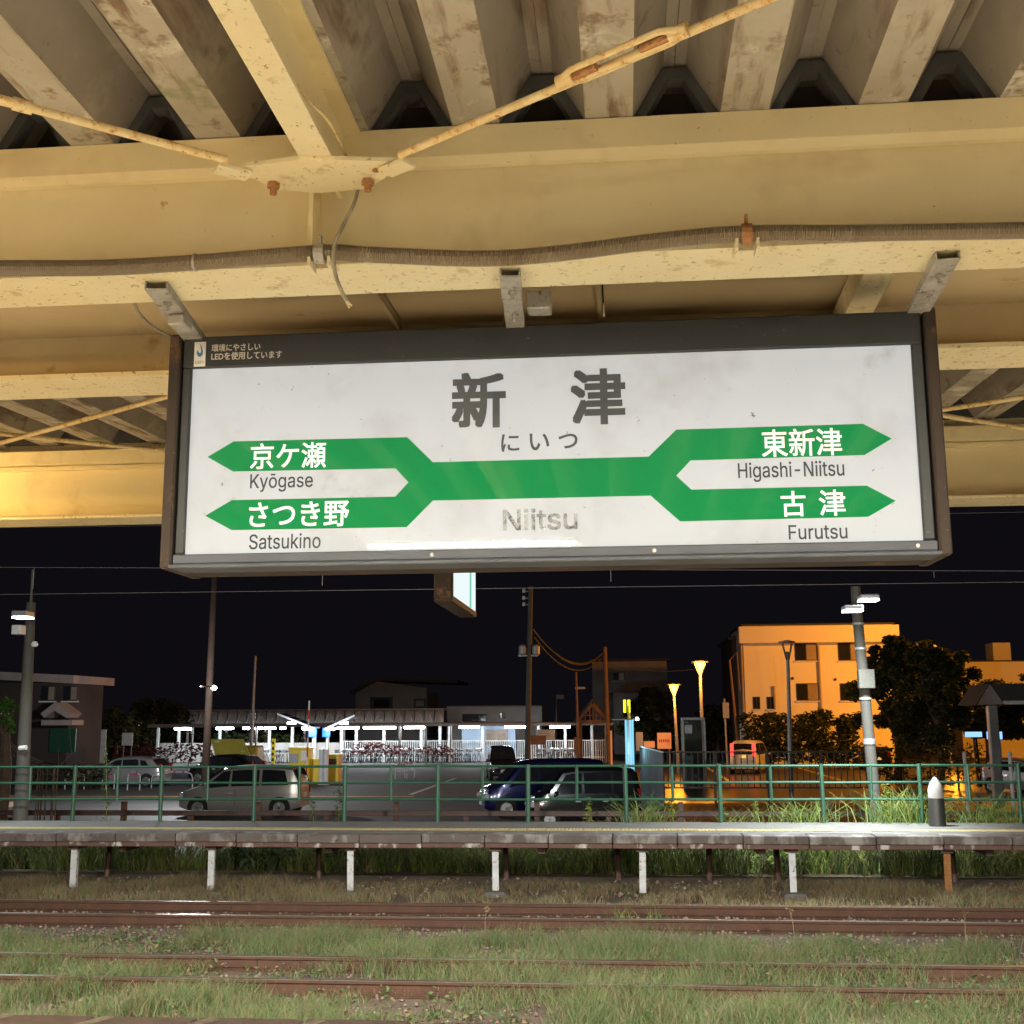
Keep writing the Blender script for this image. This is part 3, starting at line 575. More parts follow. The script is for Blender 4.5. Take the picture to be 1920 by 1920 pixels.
# flexible conduit with its clamps
cp = [(-500,500),(-200,506),(0,503),(190,502),(370,492),(600,474),(700,478),(900,485),(1050,475),(1250,450),(1400,438),(1600,437),(1920,432),(2200,425)]
pts = [at(px, py, 2.875) for px, py in cp]
fine = []
for i in range(len(pts)-1):
    p0, p1, p2, p3 = pts[max(i-1,0)], pts[i], pts[i+1], pts[min(i+2,len(pts)-1)]; m = max(2, int((p2-p1).length/.003))
    for j in range(m):
        t = j/m; fine.append(0.5*((2*p1)+(p2-p0)*t+(2*p0-5*p1+4*p2-p3)*t*t+(3*p1-p0-3*p2+p3)*t**3))
cd = thing('flexible_conduit', 'ribbed grey flexible conduit sagging along the beam above the sign', 'conduit', fine[0])
MB().tube(fine, [.0225 if (i//1) % 2 else .0192 for i in range(len(fine))], 10).build('hose', 'conduit', cd)
for px, py, m in ((1400,438,'rust'),(600,476,'galv')):
    p = at(px, py, 2.875); c = MB().tube([(p.x-.013,2.875,p.z),(p.x+.013,2.875,p.z)], .026, 12).box((p.x-.004,2.868,p.z+.024),(p.x+.004,2.882,p.z+.05)).build('clamp', m, cd)
    MB().box((p.x-.03,2.86,2.872),(p.x-.023,2.93,2.897)).box((p.x+.023,2.86,2.872),(p.x+.03,2.93,2.897)).box((p.x-.03,2.925,2.889),(p.x+.03,2.96,2.897)).build('clamp_bracket', 'cream_worn', c)
q = at(366, 492, 2.875); MB().tube([(q.x-.003,2.875,q.z),(q.x+.003,2.875,q.z)], .024, 12).build('tie_band', 'galv', cd)
def smooth_pts(P, n=8):
    o = []
    for i in range(len(P)-1):
        p0, p1, p2, p3 = P[max(i-1,0)], P[i], P[i+1], P[min(i+2,len(P)-1)]
        for j in range(n): t = j/n; o.append(0.5*((2*p1)+(p2-p0)*t+(2*p0-5*p1+4*p2-p3)*t*t+(3*p1-p0-3*p2+p3)*t**3))
    return o+[P[-1]]
cw = thing('loose_cable', 'loose grey cable end dangling in front of the beam', 'cable', at(668,360,2.84))
P_ = smooth_pts([at(672,352,2.90), at(662,385,2.86), at(640,430,2.835), at(626,462,2.83), at(628,510,2.84), at(640,545,2.85), at(650,565,2.855)])
MB().tube(P_, .0052, 7).build('sheath', 'cable', cw, smooth=True)
e = P_[-1]; MB().tube([e, at(655,578,2.855)], .003, 5).tube([e, at(660,574,2.86)], .0025, 5).build('bare_cores', 'copper', cw)
cw = thing('thin_cable', 'thin pale cable curling beside the rafter', 'cable', atz(600,205,3.15))
MB().tube(smooth_pts([atz(548,150,3.2), atz(575,185,3.15), atz(612,222,3.14), atz(635,262,3.14), atz(652,300,3.13)]), .0045, 6).build('sheath', 'rusty_rod', cw, smooth=True)
cw = thing('short_cable', 'short grey cable running into the left end of the sign', 'cable', at(255,568,3.2))
MB().tube(smooth_pts([at(250,560,3.18), at(262,590,3.25), at(290,615,3.35), at(322,632,3.46)]), .005, 6).build('sheath', 'cable', cw, smooth=True)
# ================================================================== STATION NAME SIGN
SY = 3.43
sg = thing('station_name_sign', 'long white station name sign with green line map hanging from the canopy', 'sign', (-0.228, SY+.1, 2.147))
X0, X1, Z0, Z1 = -1.392, 0.940, 2.147, 2.884
for a, b in ((X0,X0+.036),(X1-.036,X1)):
    MB().bev((a,SY-.022,Z0+.002),(b,SY+.25,Z1+.004),.006).build('end_cap', 'sign_cap', sg)
fb = MB().bev((X0+.043,SY-.012,2.779),(X1-.043,SY+.02,Z1-.004),.004).build('top_frame', 'sign_frame', sg)
for a, b in ((X0+.043,-1.321),(0.866,X1-.043)): MB().bev((a,SY-.012,2.1945),(b,SY+.02,2.7785),.004).build('side_frame', 'sign_frame', sg)
rl = MB().bev((X0+.038,SY-.016,2.162),(X1-.038,SY+.02,2.1925),.004).build('bottom_frame', 'sign_rail', sg)
MB().bev((X0+.03,SY-.028,2.149),(X1-.03,SY+.1,2.1605),.003).build('bottom_lip', 'sign_rail', sg)
for px in (812,1227,1720): 
    p = at(px, 1047, SY); MB().lathe([(.006,SY-.0185),(.005,SY-.015)], (p.x,0,2.177), 'Y', 8).build('screw', 'galv', rl)
MB().box((X0+.04,SY+.03,2.152),(X1-.04,SY+.235,Z1)).build('cabinet', 'sign_cap', sg)
face = MB().box((-1.3205,SY,2.193),(0.8655,SY+.008,2.7785)).build('face_panel', 'sign_white', sg)
GP = [(-1.262,2.496),(-1.181,2.543),(-0.639,2.541),(-0.560,2.461),(0.088,2.461),(0.172,2.541),(0.715,2.543),(0.795,2.496),(0.715,2.449),(0.211,2.446),(0.168,2.401),(0.211,2.358),(0.716,2.358),(0.795,2.311),(0.715,2.266),(0.175,2.264),(0.091,2.343),(-0.559,2.343),(-0.638,2.264),(-1.177,2.266),(-1.262,2.312),(-1.180,2.359),(-0.674,2.358),(-0.634,2.401),(-0.674,2.445),(-1.180,2.448)]
gl = MB().prism(GP, (0,SY-.0012,0), (1,0,0), (0,0,1), (0,.0008,0)).build('line_map', 'sign_green', face)
T = SY-.0024
text('新', -.503,-.337,2.563,2.737,T,'ink',face,off=.0048); text('津', -.141,.024,2.563,2.737,T,'ink',face,off=.0048)
text('に', -.352,-.297,2.487,2.541,T,'ink',face,off=.0009); text('い', -.266,-.207,2.489,2.541,T,'ink',face,off=.0009); text('つ', -.179,-.122,2.492,2.537,T,'ink',face,off=.0009)
text('京ケ瀬', -1.126,-.889,2.453,2.534,T,'ink_white',face,off=.0009); text('さつき野', -1.124,-.815,2.271,2.349,T,'ink_white',face,off=.0009)
text('Kyōgase', -1.124,-.928,2.381,2.4375,T,'ink',face,off=.0005,latin=True); text('Satsukino', -1.121,-.9,2.205,2.252,T,'ink',face,off=.0005,latin=True)
text('東新津', .42,.652,2.450,2.533,T,'ink_white',face,off=.0009); text('古', .468,.539,2.271,2.347,T,'ink_white',face,off=.0009); text('津', .577,.652,2.271,2.348,T,'ink_white',face,off=.0009)
text('Higashi-Niitsu', .348,.654,2.376,2.435,T,'ink',face,off=.0005,latin=True); text('Furutsu', .486,.653,2.203,2.246,T,'ink',face,off=.0005,latin=True)
text('Niitsu', -.348,-.126,2.246,2.312,T,'ink_faded',face,off=.0016,latin=True)
TT = SY-.0135
text('環境にやさしい', -1.258,-1.102,2.829,2.853,TT,'ink_dim',fb,off=.0004); text('LEDを使用しています', -1.258,-1.032,2.801,2.826,TT,'ink_dim',fb,off=.0004)
st = MB().box((-1.313,SY-.0142,2.783),(-1.277,SY-.0125,2.862)).build('sticker', 'sticker', fb)
dr = [(0,.024),(.006,.012),(.010,-.002),(.009,-.012),(.004,-.019),(-.004,-.019),(-.009,-.012),(-.010,-.004),(-.006,.002),(-.003,-.006),(.002,-.008),(.004,-.002),(.003,.006)]
MB().prism(dr, (-1.295,SY-.0152,2.833), (1,0,0), (0,0,1), (0,.0006,0)).build('drop_emblem', 'blue_ink', st)
text('LED', -1.308,-1.282,2.792,2.800,SY-.0150,'ink',st)
# galvanised hanger channels
def hanger(px0, py0, px1, py1, wd, lab=None):
    a, b = atz(px0,py0,2.872), atz(px1,py1,2.872); d = Vector((b.x-a.x,b.y-a.y,0)); L_ = d.length; d.normalize(); n = Vector((-d.y,d.x,0))
    h = MB().prism([(-wd/2,0),(wd/2,0),(wd/2,.024),(wd/2-.004,.024),(wd/2-.004,.004),(-wd/2+.004,.004),(-wd/2+.004,.024),(-wd/2,.024)], (a.x,a.y-.03,2.872), n, (0,0,1), d*(L_+.16)).build('hanger_channel', 'galv', sg)
    for t in (.2,.62):
        q = a + d*L_*t; MB().lathe([(.012,2.862),(.012,2.8715)], (q.x,q.y,0), n=6).lathe([(.006,2.846),(.006,2.8625)], (q.x,q.y,0), n=8).build('bolt', 'galv', h)
    return h
hanger(300,550,360,632,.062); hanger(1772,495,1722,585,.062); hanger(958,526,968,622,.056)
p = atz(1010,590,2.872); MB().bev((p.x-.035,p.y-.02,2.885),(p.x+.037,p.y+.05,2.94),.004).build('junction_box', 'galv', sg)
MB().lathe([(.007,p.y-.024),(.006,p.y-.0205)], (p.x+.01,0,2.918), 'Y', 8).build('bolt', 'galv', sg)
p = atz(338,605,2.86); MB().bev((p.x-.02,p.y-.05,2.838),(p.x+.03,p.y+.02,2.871),.004).build('clamp_block', 'galv', sg)
# ---- second, smaller lit sign seen end-on behind it
s2 = thing('platform_guide_sign', 'small lit sign seen almost edge-on below the big sign', 'sign', (-0.865,6.1,2.255))
MB().bev((-.915,5.65,2.255),(-.825,6.56,2.62),.006).build('cabinet', 'sign_cap', s2)
fc = MB().box((-.824,5.70,2.285),(-.819,6.53,2.60)).build('face_panel', 'sign2', s2)
MB().box((-.8185,6.27,2.287),(-.8165,6.33,2.60)).build('green_band', 'sign2_green', fc)
MB().box((-.8245,5.652,2.257),(-.817,6.558,2.2845)).build('face_frame', 'sign_rail', s2)
for y in (5.8,6.4): MB().tube([(-.87,y,2.62),(-.87,y,3.2)], .012, 8).build('hanger_rod', 'cream_worn', s2)
# ---- fluorescent fittings on the canopy (the lights of this platform), then added floodlights
def tube_fitting(x, y, z, m, label, ln=1.22, shade=True):
    t = thing('tube_lamp', label, 'lamp', (x, y, z), group='tube lamps under the canopy')
    MB().prism([(-.10,-.012),(-.094,-.012),(-.03,.04),(.03,.04),(.094,-.012),(.10,-.012),(.04,.085),(-.04,.085)] if shade else [(-.022,.03),(.022,.03),(.022,.085),(-.022,.085)], (x-ln/2-.04,y,z), (0,1,0), (0,0,1), (ln+.08,0,0)).build('housing', 'housing', t)
    MB().tube([(x-ln/2,y,z),(x+ln/2,y,z)], .017, 10).build('tube', m, t, smooth=True)
    for s in (-1,1): MB().tube([(x+s*.4,y,z+.085),(x+s*.4,y,3.32)], .006, 6).build('drop_rod', 'white_steel', t)
    return t
for k, lab in ((-2,'tube lamp over the platform, second to the left'),(-1,'tube lamp over the platform, next to the left'),(0,'tube lamp over the platform reflected in the name sign'),(1,'tube lamp over the platform, next to the right'),(2,'tube lamp over the platform, second to the right')):
    tube_fitting(-0.88+3.4*k, 0.02, 2.72, 'tube', lab)
tube_fitting(-4.5, 1.6, 2.72, 'tube_warm', 'warm tube lamp left of the camera over the platform', shade=False)
tube_fitting(-5.1, 6.2, 2.80, 'tube_warm', 'warm tube lamp under the left part of the canopy edge', shade=False)
def fill_floodlight(x, lab):  # added fill lamp, out of sight, to brighten the tracks
    t = thing('fill_floodlight', lab, 'fill_floodlight', (x,7.35,3.2), group='added floodlights under the canopy edge')
    MB().bev((x-.12,7.25,3.10),(x+.12,7.36,3.26),.01).build('housing', 'dark_steel', t)
    MB().box((x-.1,7.361,3.115),(x+.1,7.366,3.245)).build('lens', 'headlamp', t)
    MB().box((x-.02,7.2,3.17),(x+.02,7.26,3.3)).build('arm', 'dark_steel', t)
    lamp('track_fill_light', 'SPOT', (x,7.40,3.16), 3000, (1.0,0.97,0.88), t, (x,15.2,-1.0), spot_size=2.3, spot_blend=0.9, shadow_soft_size=.12)
for x, lab in ((-6.5,'floodlight under the canopy edge, added unseen to light the tracks, leftmost'),(-1.2,'floodlight under the canopy edge, added unseen to light the tracks, middle'),(4.0,'floodlight under the canopy edge, added unseen to light the tracks, rightmost')): fill_floodlight(x, lab)
# ================================================================== FENCE ON THE FAR PLATFORM
fe = thing('platform_fence', 'green steel tube fence along the back of the far platform', 'fence', (-2,20.85,-.085))
xs = [at(px,1540,20.85).x for px in (135,300,475,645,820,990,1175,1352,1545,1730,1915)]; xs = [xs[0]-3.3, xs[0]-1.65] + xs + [xs[-1]+1.65]
for x in xs:
    l = random.uniform(-.012,.012); MB().tube([(x,20.85,-.09),(x+l,20.85,.89)], .038, 10).build('post', 'green_steel', fe, smooth=True)
for a, b in zip(xs[:-1], xs[1:]):
    MB().tube([((a+b)/2,20.85,.28),((a+b)/2+random.uniform(-.01,.01),20.85,.875)], .026, 8).build('middle_post', 'green_steel', fe, smooth=True)
    for z in (.86,.58,.30):
        MB().tube([(a+.03,20.85,z+random.uniform(-.006,.006)),(b-.03,20.85,z+random.uniform(-.006,.006))], .0215, 8).build('rail', 'green_steel', fe, smooth=True)
pp = at(1758,1545,20.3)
mk = thing('pointed_concrete_post', 'pointed white topped concrete post on the far platform', 'post', (pp.x,20.3,-.085))
MB().tube([(pp.x,20.3,-.09),(pp.x,20.3,.36)], [.135,.125], 12).build('shaft', 'dark_steel', mk, smooth=True)
MB().lathe([(.126,.361),(.124,.5),(.09,.6),(.03,.685),(.005,.7)], (pp.x,20.3,0), n=12).build('cap', 'wall_grey', mk, smooth=True)
# ---- lamp poles behind the platform
def pole(pxb, pyb, pxt, pyt, Y, r0_, r1_, zb=None):
    b, t = at(pxb,pyb,Y), at(pxt,pyt,Y); zb = b.z if zb is None else zb; d = (t-b)/(t.z-b.z); b2_ = b + d*(zb-b.z); return b2_, t
b, t = pole(38,1535,58,1130,22,.2,.15,-1.1)
lp = thing('concrete_lamp_pole', 'thick concrete lamp pole at the left edge behind the fence', 'lamp pole', b, group='concrete lamp poles behind the fence')
MB().tube([b,t], [.15,.088], 14).build('pole', 'pole_concrete', lp, smooth=True); MB().tube([t,at(61,1068,22)], .03, 8).build('mast', 'dark_steel', lp)
q = at(45,1152,20.2); fl = MB().bev((q.x-.17,q.y-.15,q.z-.05),(q.x+.13,q.y+.15,q.z+.06),.02).build('lamp_head', 'grey_steel', lp); MB().box((q.x-.15,q.y-.14,q.z-.075),(q.x+.12,q.y+.14,q.z-.052)).build('lens', 'flood', fl)
q2 = at(49,1183,22); MB().bev((q2.x-.1,21.62,q2.z-.09),(q2.x+.08,21.85,q2.z+.09),.01).build('control_box', 'white_steel', lp)
q3 = at(67,1208,22); MB().lathe([(.05,q3.z-.05),(.07,q3.z),(.04,q3.z+.05)], (q3.x,21.95,0), n=10).build('insulator', 'white', lp)
q4 = at(41,1403,21.7); MB().tube([(q4.x-.12,21.84,q4.z),(q4.x+.02,21.83,q4.z+.01)], .045, 8).build('number_band', 'white', lp)
MB().tube([(q.x,q.y+.1,q.z),(t.x,21.95,q.z+.1)], .03, 7).build('arm', 'grey_steel', lp)
lamp('pole_light', 'SPOT', (q.x,q.y-.02,q.z-.09), 900, (.86,.97,1.0), lp, (q.x+2.2,20.5,-1), spot_size=2.6, spot_blend=.8, shadow_soft_size=.12)
b, t = pole(1635,1440,1607,1150,22,.2,.15,-1.1); tt = at(1604,1100,22)
lp = thing('concrete_lamp_pole', 'thick concrete lamp pole with two lamps right of the orange building', 'lamp pole', b, group='concrete lamp poles behind the fence')
MB().tube([b,t,tt], [.105,.092,.085], 14).build('pole', 'pole_concrete', lp, smooth=True)
for px, py in ((1598,1141),(1628,1121)):
    q = at(px,py,20); fl = MB().bev((q.x-.16,19.85,q.z-.03),(q.x+.16,20.15,q.z+.05),.02).build('lamp_head', 'grey_steel', lp)
    MB().box((q.x-.15,19.86,q.z-.055),(q.x+.15,20.14,q.z-.032)).build('lens', 'flood', fl); MB().tube([(q.x,20.1,q.z),(t.x,21.95,q.z+.1)], .025, 7).build('arm', 'grey_steel', lp)
    lamp('pole_light', 'SPOT', (q.x,19.95,q.z-.09), 2100, (.88,.98,1.0), lp, (q.x-2.6,21.4,-1), spot_size=2.6, spot_blend=.8, shadow_soft_size=.12)
q = at(1625,1273,21.8); MB().bev((q.x-.15,21.72,q.z-.17),(q.x+.13,21.9,q.z+.17),.01).build('control_box', 'pole_concrete', lp)
q = at(1630,1390,22); MB().tube([(q.x,21.99,q.z-.05),(q.x,21.99,q.z+.05)], .108, 12).build('number_band', 'grey_steel', lp)
for z in (3.35,2.9,2.0): MB().tube([(t.x+(t.x-b.x)/(t.z-b.z)*(z-t.z),21.99,z-.02),(t.x+(t.x-b.x)/(t.z-b.z)*(z-t.z),21.99,z+.02)], .112, 12).build('strap', 'galv', lp)
# ---- overhead line
def wire_thing(name, label, segs, r, cat='wire', group=None, droppers=None):
    t = thing(name, label, cat, segs[0][0], group=group)
    for s in segs: MB().tube(s, r, 5).build('wire', 'wire', t)
    for d in droppers or (): MB().tube(d, r*1.3, 5).build('dropper', 'wire', t)
    return t
U_ = [(-30,16.6,4.35),(-9.23,16.6,3.95),(5.5,16.6,3.64),(24,16.6,3.5)]; L2 = [(-30,16.6,3.62),(24,16.6,3.42)]
wire_thing('overhead_line', 'thin overhead line of contact and carrier wire above the far track', [U_,L2], .0038, droppers=[((x,16.6,3.60-.0037*(x+4)),(x,16.6,3.83-.021*(x+4))) for x in (-8.7,-4.32,-.15,4.3)])
wire_thing('overhead_cable', 'thin dark cable at canopy height across the sky', [[(-30,19.5,5.2),(0,19.5,4.96),(24,19.5,4.9)]], .004)
# ================================================================== VEHICLES
def interp(P, x):
    if x <= P[0][0]: return P[0][1]
    for (a, za), (b, zb) in zip(P[:-1], P[1:]):
        if x <= b: return za + (zb-za)*(x-a)/max(b-a,1e-6)
    return P[-1][1]
def car(name, label, paint, L, W, prof, belt, wins, screen, rear, loc, heading, wheel_r=.31, wx=(.66,.66), tail='tail_off', plate='plate', front_plate=True, bottom=.22, headl=(.62,.80), taill=(.75,1.15), two_tone=None, seam=(.1,-.75)):
    """nose at +x; prof = roofline [(x, z)] from tail to nose; belt = waist height"""
    t = thing(name, label, 'car', (0,0,0)); h = L/2; xs_ = sorted(set([p[0] for p in prof] + list(np.linspace(-h,h,26)))); rings = []
    def ring(x):
        u = abs(x)/h; wv = W/2*(1-.10*max(0,u-.55)**2/.2 - .06*max(0,u-.9)/.1); zt = interp(prof, x); zb = bottom+.10*max(0,u-.85)/.15; be = min(interp(belt,x) if isinstance(belt, list) else belt, zt-.04)
        if zt > be+.14: k = .17*(zt-be); s = [(wv-k, zt-.09), (wv-k-.10, zt-.015), (0, zt+.02)]
        else: s = [(wv-.03, zt-.02), (wv*.72, zt), (0, zt+.02)]
        half = [(0,zb),(wv*.9,zb),(wv-.005,zb+.1),(wv,(zb+be)/2),(wv-.02,be)] + s
        return [(x,y,z) for y, z in half] + [(x,-y,z) for y, z in reversed(half[1:-1])], half
    body = MB(); n = None
    for x in xs_: r_, _ = ring(x); n = len(r_); body.v += r_
    for i in range(len(xs_)-1):
        for j in range(n): body.f.append((i*n+j, i*n+(j+1)%n, (i+1)*n+(j+1)%n, (i+1)*n+j)); body.mi.append(0)
    body.f += [tuple(range(n)), tuple((len(xs_)-1)*n+j for j in range(n))]; body.mi += [0,0]
    bo = body.build('body', paint, t, smooth=True)
    def sidept(x, f, s, off=.012):
        _, hf = ring(x); a, c = hf[4], hf[5]; return (x, s*(a[0]+(c[0]-a[0])*f+off), a[1]+(c[1]-a[1])*f)
    for s in (-1, 1):
        for (xa, xb, xat, xbt) in wins:
            p = MB(); m = 5
            for i in range(m+1):
                f0 = i/m; p.v += [sidept(xa+(xb-xa)*f0,.10,s), sidept(xat+(xbt-xat)*f0,.93,s)]
            for i in range(m): p.f.append((2*i,2*i+2,2*i+3,2*i+1)); p.mi.append(0)
            p.build('side_window', 'glass', t)
        for xw in (h-wx[0]*1.0-.05, -h+wx[1]*1.0):
            y = s*(W/2-.09)
            MB().lathe([(wheel_r+.055,s*(W/2-.06)),(wheel_r+.055,s*(W/2+.004))], (xw,0,wheel_r+.01), 'Y', 20).build('wheel_arch', 'tyre', bo)
            wl = MB().lathe([(wheel_r*.6,y-s*.1),(wheel_r*.96,y-s*.1),(wheel_r,y-s*.05),(wheel_r,y+s*.07),(wheel_r*.94,y+s*.105),(wheel_r*.66,y+s*.105)], (xw,0,wheel_r), 'Y', 20).build('tyre', 'tyre', t, smooth=True)
            rm = MB().lathe([(wheel_r*.68,y+s*.10),(wheel_r*.62,y+s*.112),(wheel_r*.58,y+s*.108)], (xw,0,wheel_r), 'Y', 20)
            for a_ in range(5):
                an = a_*2*PI/5+.3; rt = Matrix.Rotation(an,3,'Y'); rm.box((xw-.03,y+s*.109-.004,wheel_r),(xw+.03,y+s*.116,wheel_r+wheel_r*.63),rot=rt,piv=(xw,y+s*.112,wheel_r))
            rm.build('rim', 'rim', wl)
        w_at = lambda x: ring(x)[1][3][0]
        MB().bev((h-.26,s*(w_at(h-.1)-.36) if s > 0 else s*(w_at(h-.1)+.005),headl[0]),(h+.012,s*(w_at(h-.1)+.005) if s > 0 else s*(w_at(h-.1)-.36),headl[1]),.03).build('headlight', 'headlamp', t)
        MB().bev((-h-.015,min(s*(w_at(-h)-.17),s*(w_at(-h)+.006)),taill[0]),(-h+.14,max(s*(w_at(-h)-.17),s*(w_at(-h)+.006)),taill[1]),.02).build('tail_light', tail, t)
        x = wins[0][1] if wins else .5; _, hf = ring(x-.1); be = hf[4][1]
        MB().bev((x-.13,min(s*(W/2-.02),s*(W/2+.17)),be+.03),(x-.03,max(s*(W/2-.02),s*(W/2+.17)),be+.17),.03).build('mirror', paint, t)
        for xd in seam:
            MB().box((xd-.006,s*W/2-.004,bottom+.16),(xd+.006,s*W/2+.004,be-.03)).build('door_seam', 'dark_steel', bo)
            MB().bev((xd+.08,min(s*W/2,s*(W/2+.02)),be-.16),(xd+.26,max(s*W/2,s*(W/2+.02)),be-.12),.008).build('door_handle', 'headlamp', bo)
    for nm, sg_, k in (('windscreen',screen,1),('rear_window',rear,-1)):
        (xa, za), (xb, zb) = sg_; d = Vector((xb-xa,0,zb-za)).normalized(); nn = Vector((d.z*k,0,-d.x*k)); nn = nn if nn.x*k > 0 else -nn
        p = MB(); m = 6
        for f in (0,1):
            x, z = xa+(xb-xa)*f, za+(zb-za)*f; hw = W/2*(.86-.10*f)
            for i in range(m+1): y = -hw+2*hw*i/m; q = Vector((x,y,z)) + nn*(.022+.0*i); p.v.append((q.x, y, q.z+.018*(1-(y/hw)**2)))
        for i in range(m): p.f.append((i,i+1,m+2+i,m+1+i)); p.mi.append(0)
        p.build(nm, 'glass', t)
    MB().box((-h-.03,-.17,taill[0]-.12),(-h-.005,.17,taill[0]+.04)).build('number_plate', plate, t)
    if front_plate: MB().box((h+.003,-.17,.42),(h+.025,.17,.58)).build('number_plate', 'plate', t)
    MB().box((h-.05,-W*.27,.38),(h+.008,W*.27,.40)).box((h-.05,-W*.3,.62),(h+.010,W*.3,.70)).build('grille', 'dark_steel', t)
    t.location = loc; t.rotation_euler = (0,0,heading); return t
MINIVAN = dict(L=4.25, W=1.69, prof=[(-2.125,.95),(-2.07,1.25),(-1.85,1.66),(-1.2,1.71),(-.2,1.72),(.55,1.66),(1.45,1.02),(1.95,.86),(2.125,.66)], belt=[(-2.1,1.02),(1.4,.93)],
    wins=[(.35,1.22,.30,.62),(-.72,.26,-.72,.24),(-1.75,-.82,-1.60,-.82)], screen=((1.42,1.05),(.62,1.62)), rear=((-2.07,1.14),(-1.90,1.57)))
HATCH = dict(L=3.85, W=1.69, prof=[(-1.925,.72),(-1.88,.98),(-1.42,1.38),(-.6,1.49),(.2,1.47),(.6,1.38),(1.28,.97),(1.72,.83),(1.925,.62)], belt=[(-1.9,.98),(1.3,.88)],
    wins=[(.1,1.05,.08,.45),(-.85,.03,-.78,.03),(-1.4,-.93,-1.15,-.88)], screen=((1.26,.99),(.63,1.36)), rear=((-1.84,1.0),(-1.45,1.33)))
KEI = dict(L=3.4, W=1.48, prof=[(-1.7,.8),(-1.66,1.3),(-1.54,1.72),(-.9,1.78),(.3,1.77),(.72,1.70),(1.2,1.05),(1.58,.92),(1.7,.62)], belt=[(-1.7,.98),(1.2,.93)],
    wins=[(.15,1.02,.12,.62),(-.78,.06,-.76,.06),(-1.48,-.86,-1.42,-.86)], screen=((1.18,1.08),(.76,1.66)), rear=((-1.67,1.08),(-1.58,1.62)), wheel_r=.27, wx=(.5,.5))
WAGON = dict(L=4.3, W=1.70, prof=[(-2.15,.85),(-2.11,1.35),(-1.98,1.84),(-1.4,1.90),(.3,1.89),(.9,1.80),(1.55,1.10),(1.98,.96),(2.15,.66)], belt=[(-2.1,1.05),(1.5,1.0)],
    wins=[(.35,1.35,.30,.82),(-.75,.25,-.75,.25),(-1.9,-.86,-1.8,-.86)], screen=((1.52,1.14),(.94,1.74)), rear=((-2.12,1.12),(-2.02,1.72)), wheel_r=.32, taill=(1.05,1.75))
GZ = -1.612
car('parked_minivan', 'silver minivan parked side-on in front of the yellow ticket machines', 'champagne', loc=(-13.3,41.2,GZ), heading=PI, **MINIVAN)
car('parked_hatchback', 'pale silver hatchback parked far left of the silver minivan', 'silver', loc=(-24.9,58.5,GZ), heading=PI-.05, **HATCH)
car('parked_hatchback', 'dark hatchback partly hidden behind the pale silver hatchback', 'black_paint', loc=(-20.9,61.5,GZ), heading=PI-.25, **HATCH)
KV = dict(KEI); KV['prof'] = [(a,b*1.06) for a,b in KEI['prof']]; KV['L'] = 3.4
car('parked_box_van', 'dark blue tall box car half hidden behind the black one on the asphalt', 'blue_paint', loc=(-2.85,41.2,GZ), heading=PI+.30, **WAGON)
car('parked_compact', 'black box car parked in front of the dark blue one behind the fence', 'black_paint', loc=(-1.35,37.3,GZ), heading=PI+.22, **KEI)
car('parked_compact', 'small black car facing us beside the utility pole', 'black_paint', loc=(-6.75,65.2,GZ), heading=-PI/2+.18, **KEI)
wk = car('driving_wagon', 'white wagon with red tail lights lit on the road', 'white_paint', loc=(7.35,72.2,GZ), heading=PI/2-.28, tail='tail_on', plate='plate_y', **WAGON)
car('distant_car', 'dark car with a yellow lit plate behind the right lamp pole', 'black_paint', loc=(15.6,77,GZ), heading=PI/2-.1, plate='plate_y', **HATCH)
car('parked_sedan', 'maroon car cut off by the left edge of the picture', 'maroon_paint', loc=(at(13,1510,36).x-1.93,36.2,GZ), heading=PI, **HATCH)
car('parked_hatchback', 'silver car behind the kiosk post at the right edge', 'silver', loc=(16.9,52.5,GZ), heading=-PI/2+.5, **HATCH)
# ================================================================== LOT FURNITURE
gr = thing('lot_guard_rail', 'low brown guard rail with short posts along the near side of the lot', 'guard rail', (-8,27,-1.6))
for i in range(17):
    x = -16.4+i*1.6; MB().box((x-.055,26.96,-1.62),(x+.055,27.07,-.17+(.0 if i % 2 else -.22))).build('post', 'brown_steel', gr)
for z in (-.42,-.75): MB().bev((-17,26.9,z-.06),(9.5,26.955,z+.06),.012).build('rail', 'brown_steel', gr)
def u_bar(px, pyb, Y, wpx, hpx, label, red=True, ang=0):
    b = atz(px,pyb,GZ); Y = b.y; h = hpx*Y/F; ww = wpx*Y/F/2; t = thing('u_shaped_barrier', label, 'barrier', (b.x,Y,GZ), group='red and white bent pipe barriers'); zt = GZ+h; r = .03; off = ww*.3
    P = [(b.x-ww,Y,GZ),(b.x-ww,Y,zt-off),(b.x-ww+off*.3,Y,zt-off*.3),(b.x-ww+off,Y,zt),(b.x+ww-off,Y,zt),(b.x+ww-off*.3,Y,zt-off*.3),(b.x+ww,Y,zt-off),(b.x+ww,Y,GZ)]
    MB().tube(P, r, 8).build('pipe', 'post_paint', t, smooth=True)
    for f in (.25,.6,.9):
        x = b.x-ww+off+(2*ww-2*off)*f; MB().tube([(x-.09,Y,zt),(x+.02,Y,zt)], r+.004, 8).build('red_band', 'red', t)
    MB().tube([(b.x-ww,Y,(GZ+zt)/2),(b.x+ww,Y,(GZ+zt)/2)], .022, 8).build('middle_pipe', 'post_paint', t)
for a in ((752,1460,47,22,26,'left red and white barrier hoop before the bicycle shelter'),(768,1458,47.6,18,26,'right red and white barrier hoop before the bicycle shelter'),(139,1480,50,38,28,'white barrier hoop left of the pale silver hatchback'),(206,1480,50,16,28,'narrow white barrier hoop before the pale silver hatchback'),(322,1478,48,80,30,'wide red and white barrier hoop left of the silver minivan'),(250,1482,46,24,30,'narrow red and white barrier hoop before the dark hatchback')): u_bar(*a)
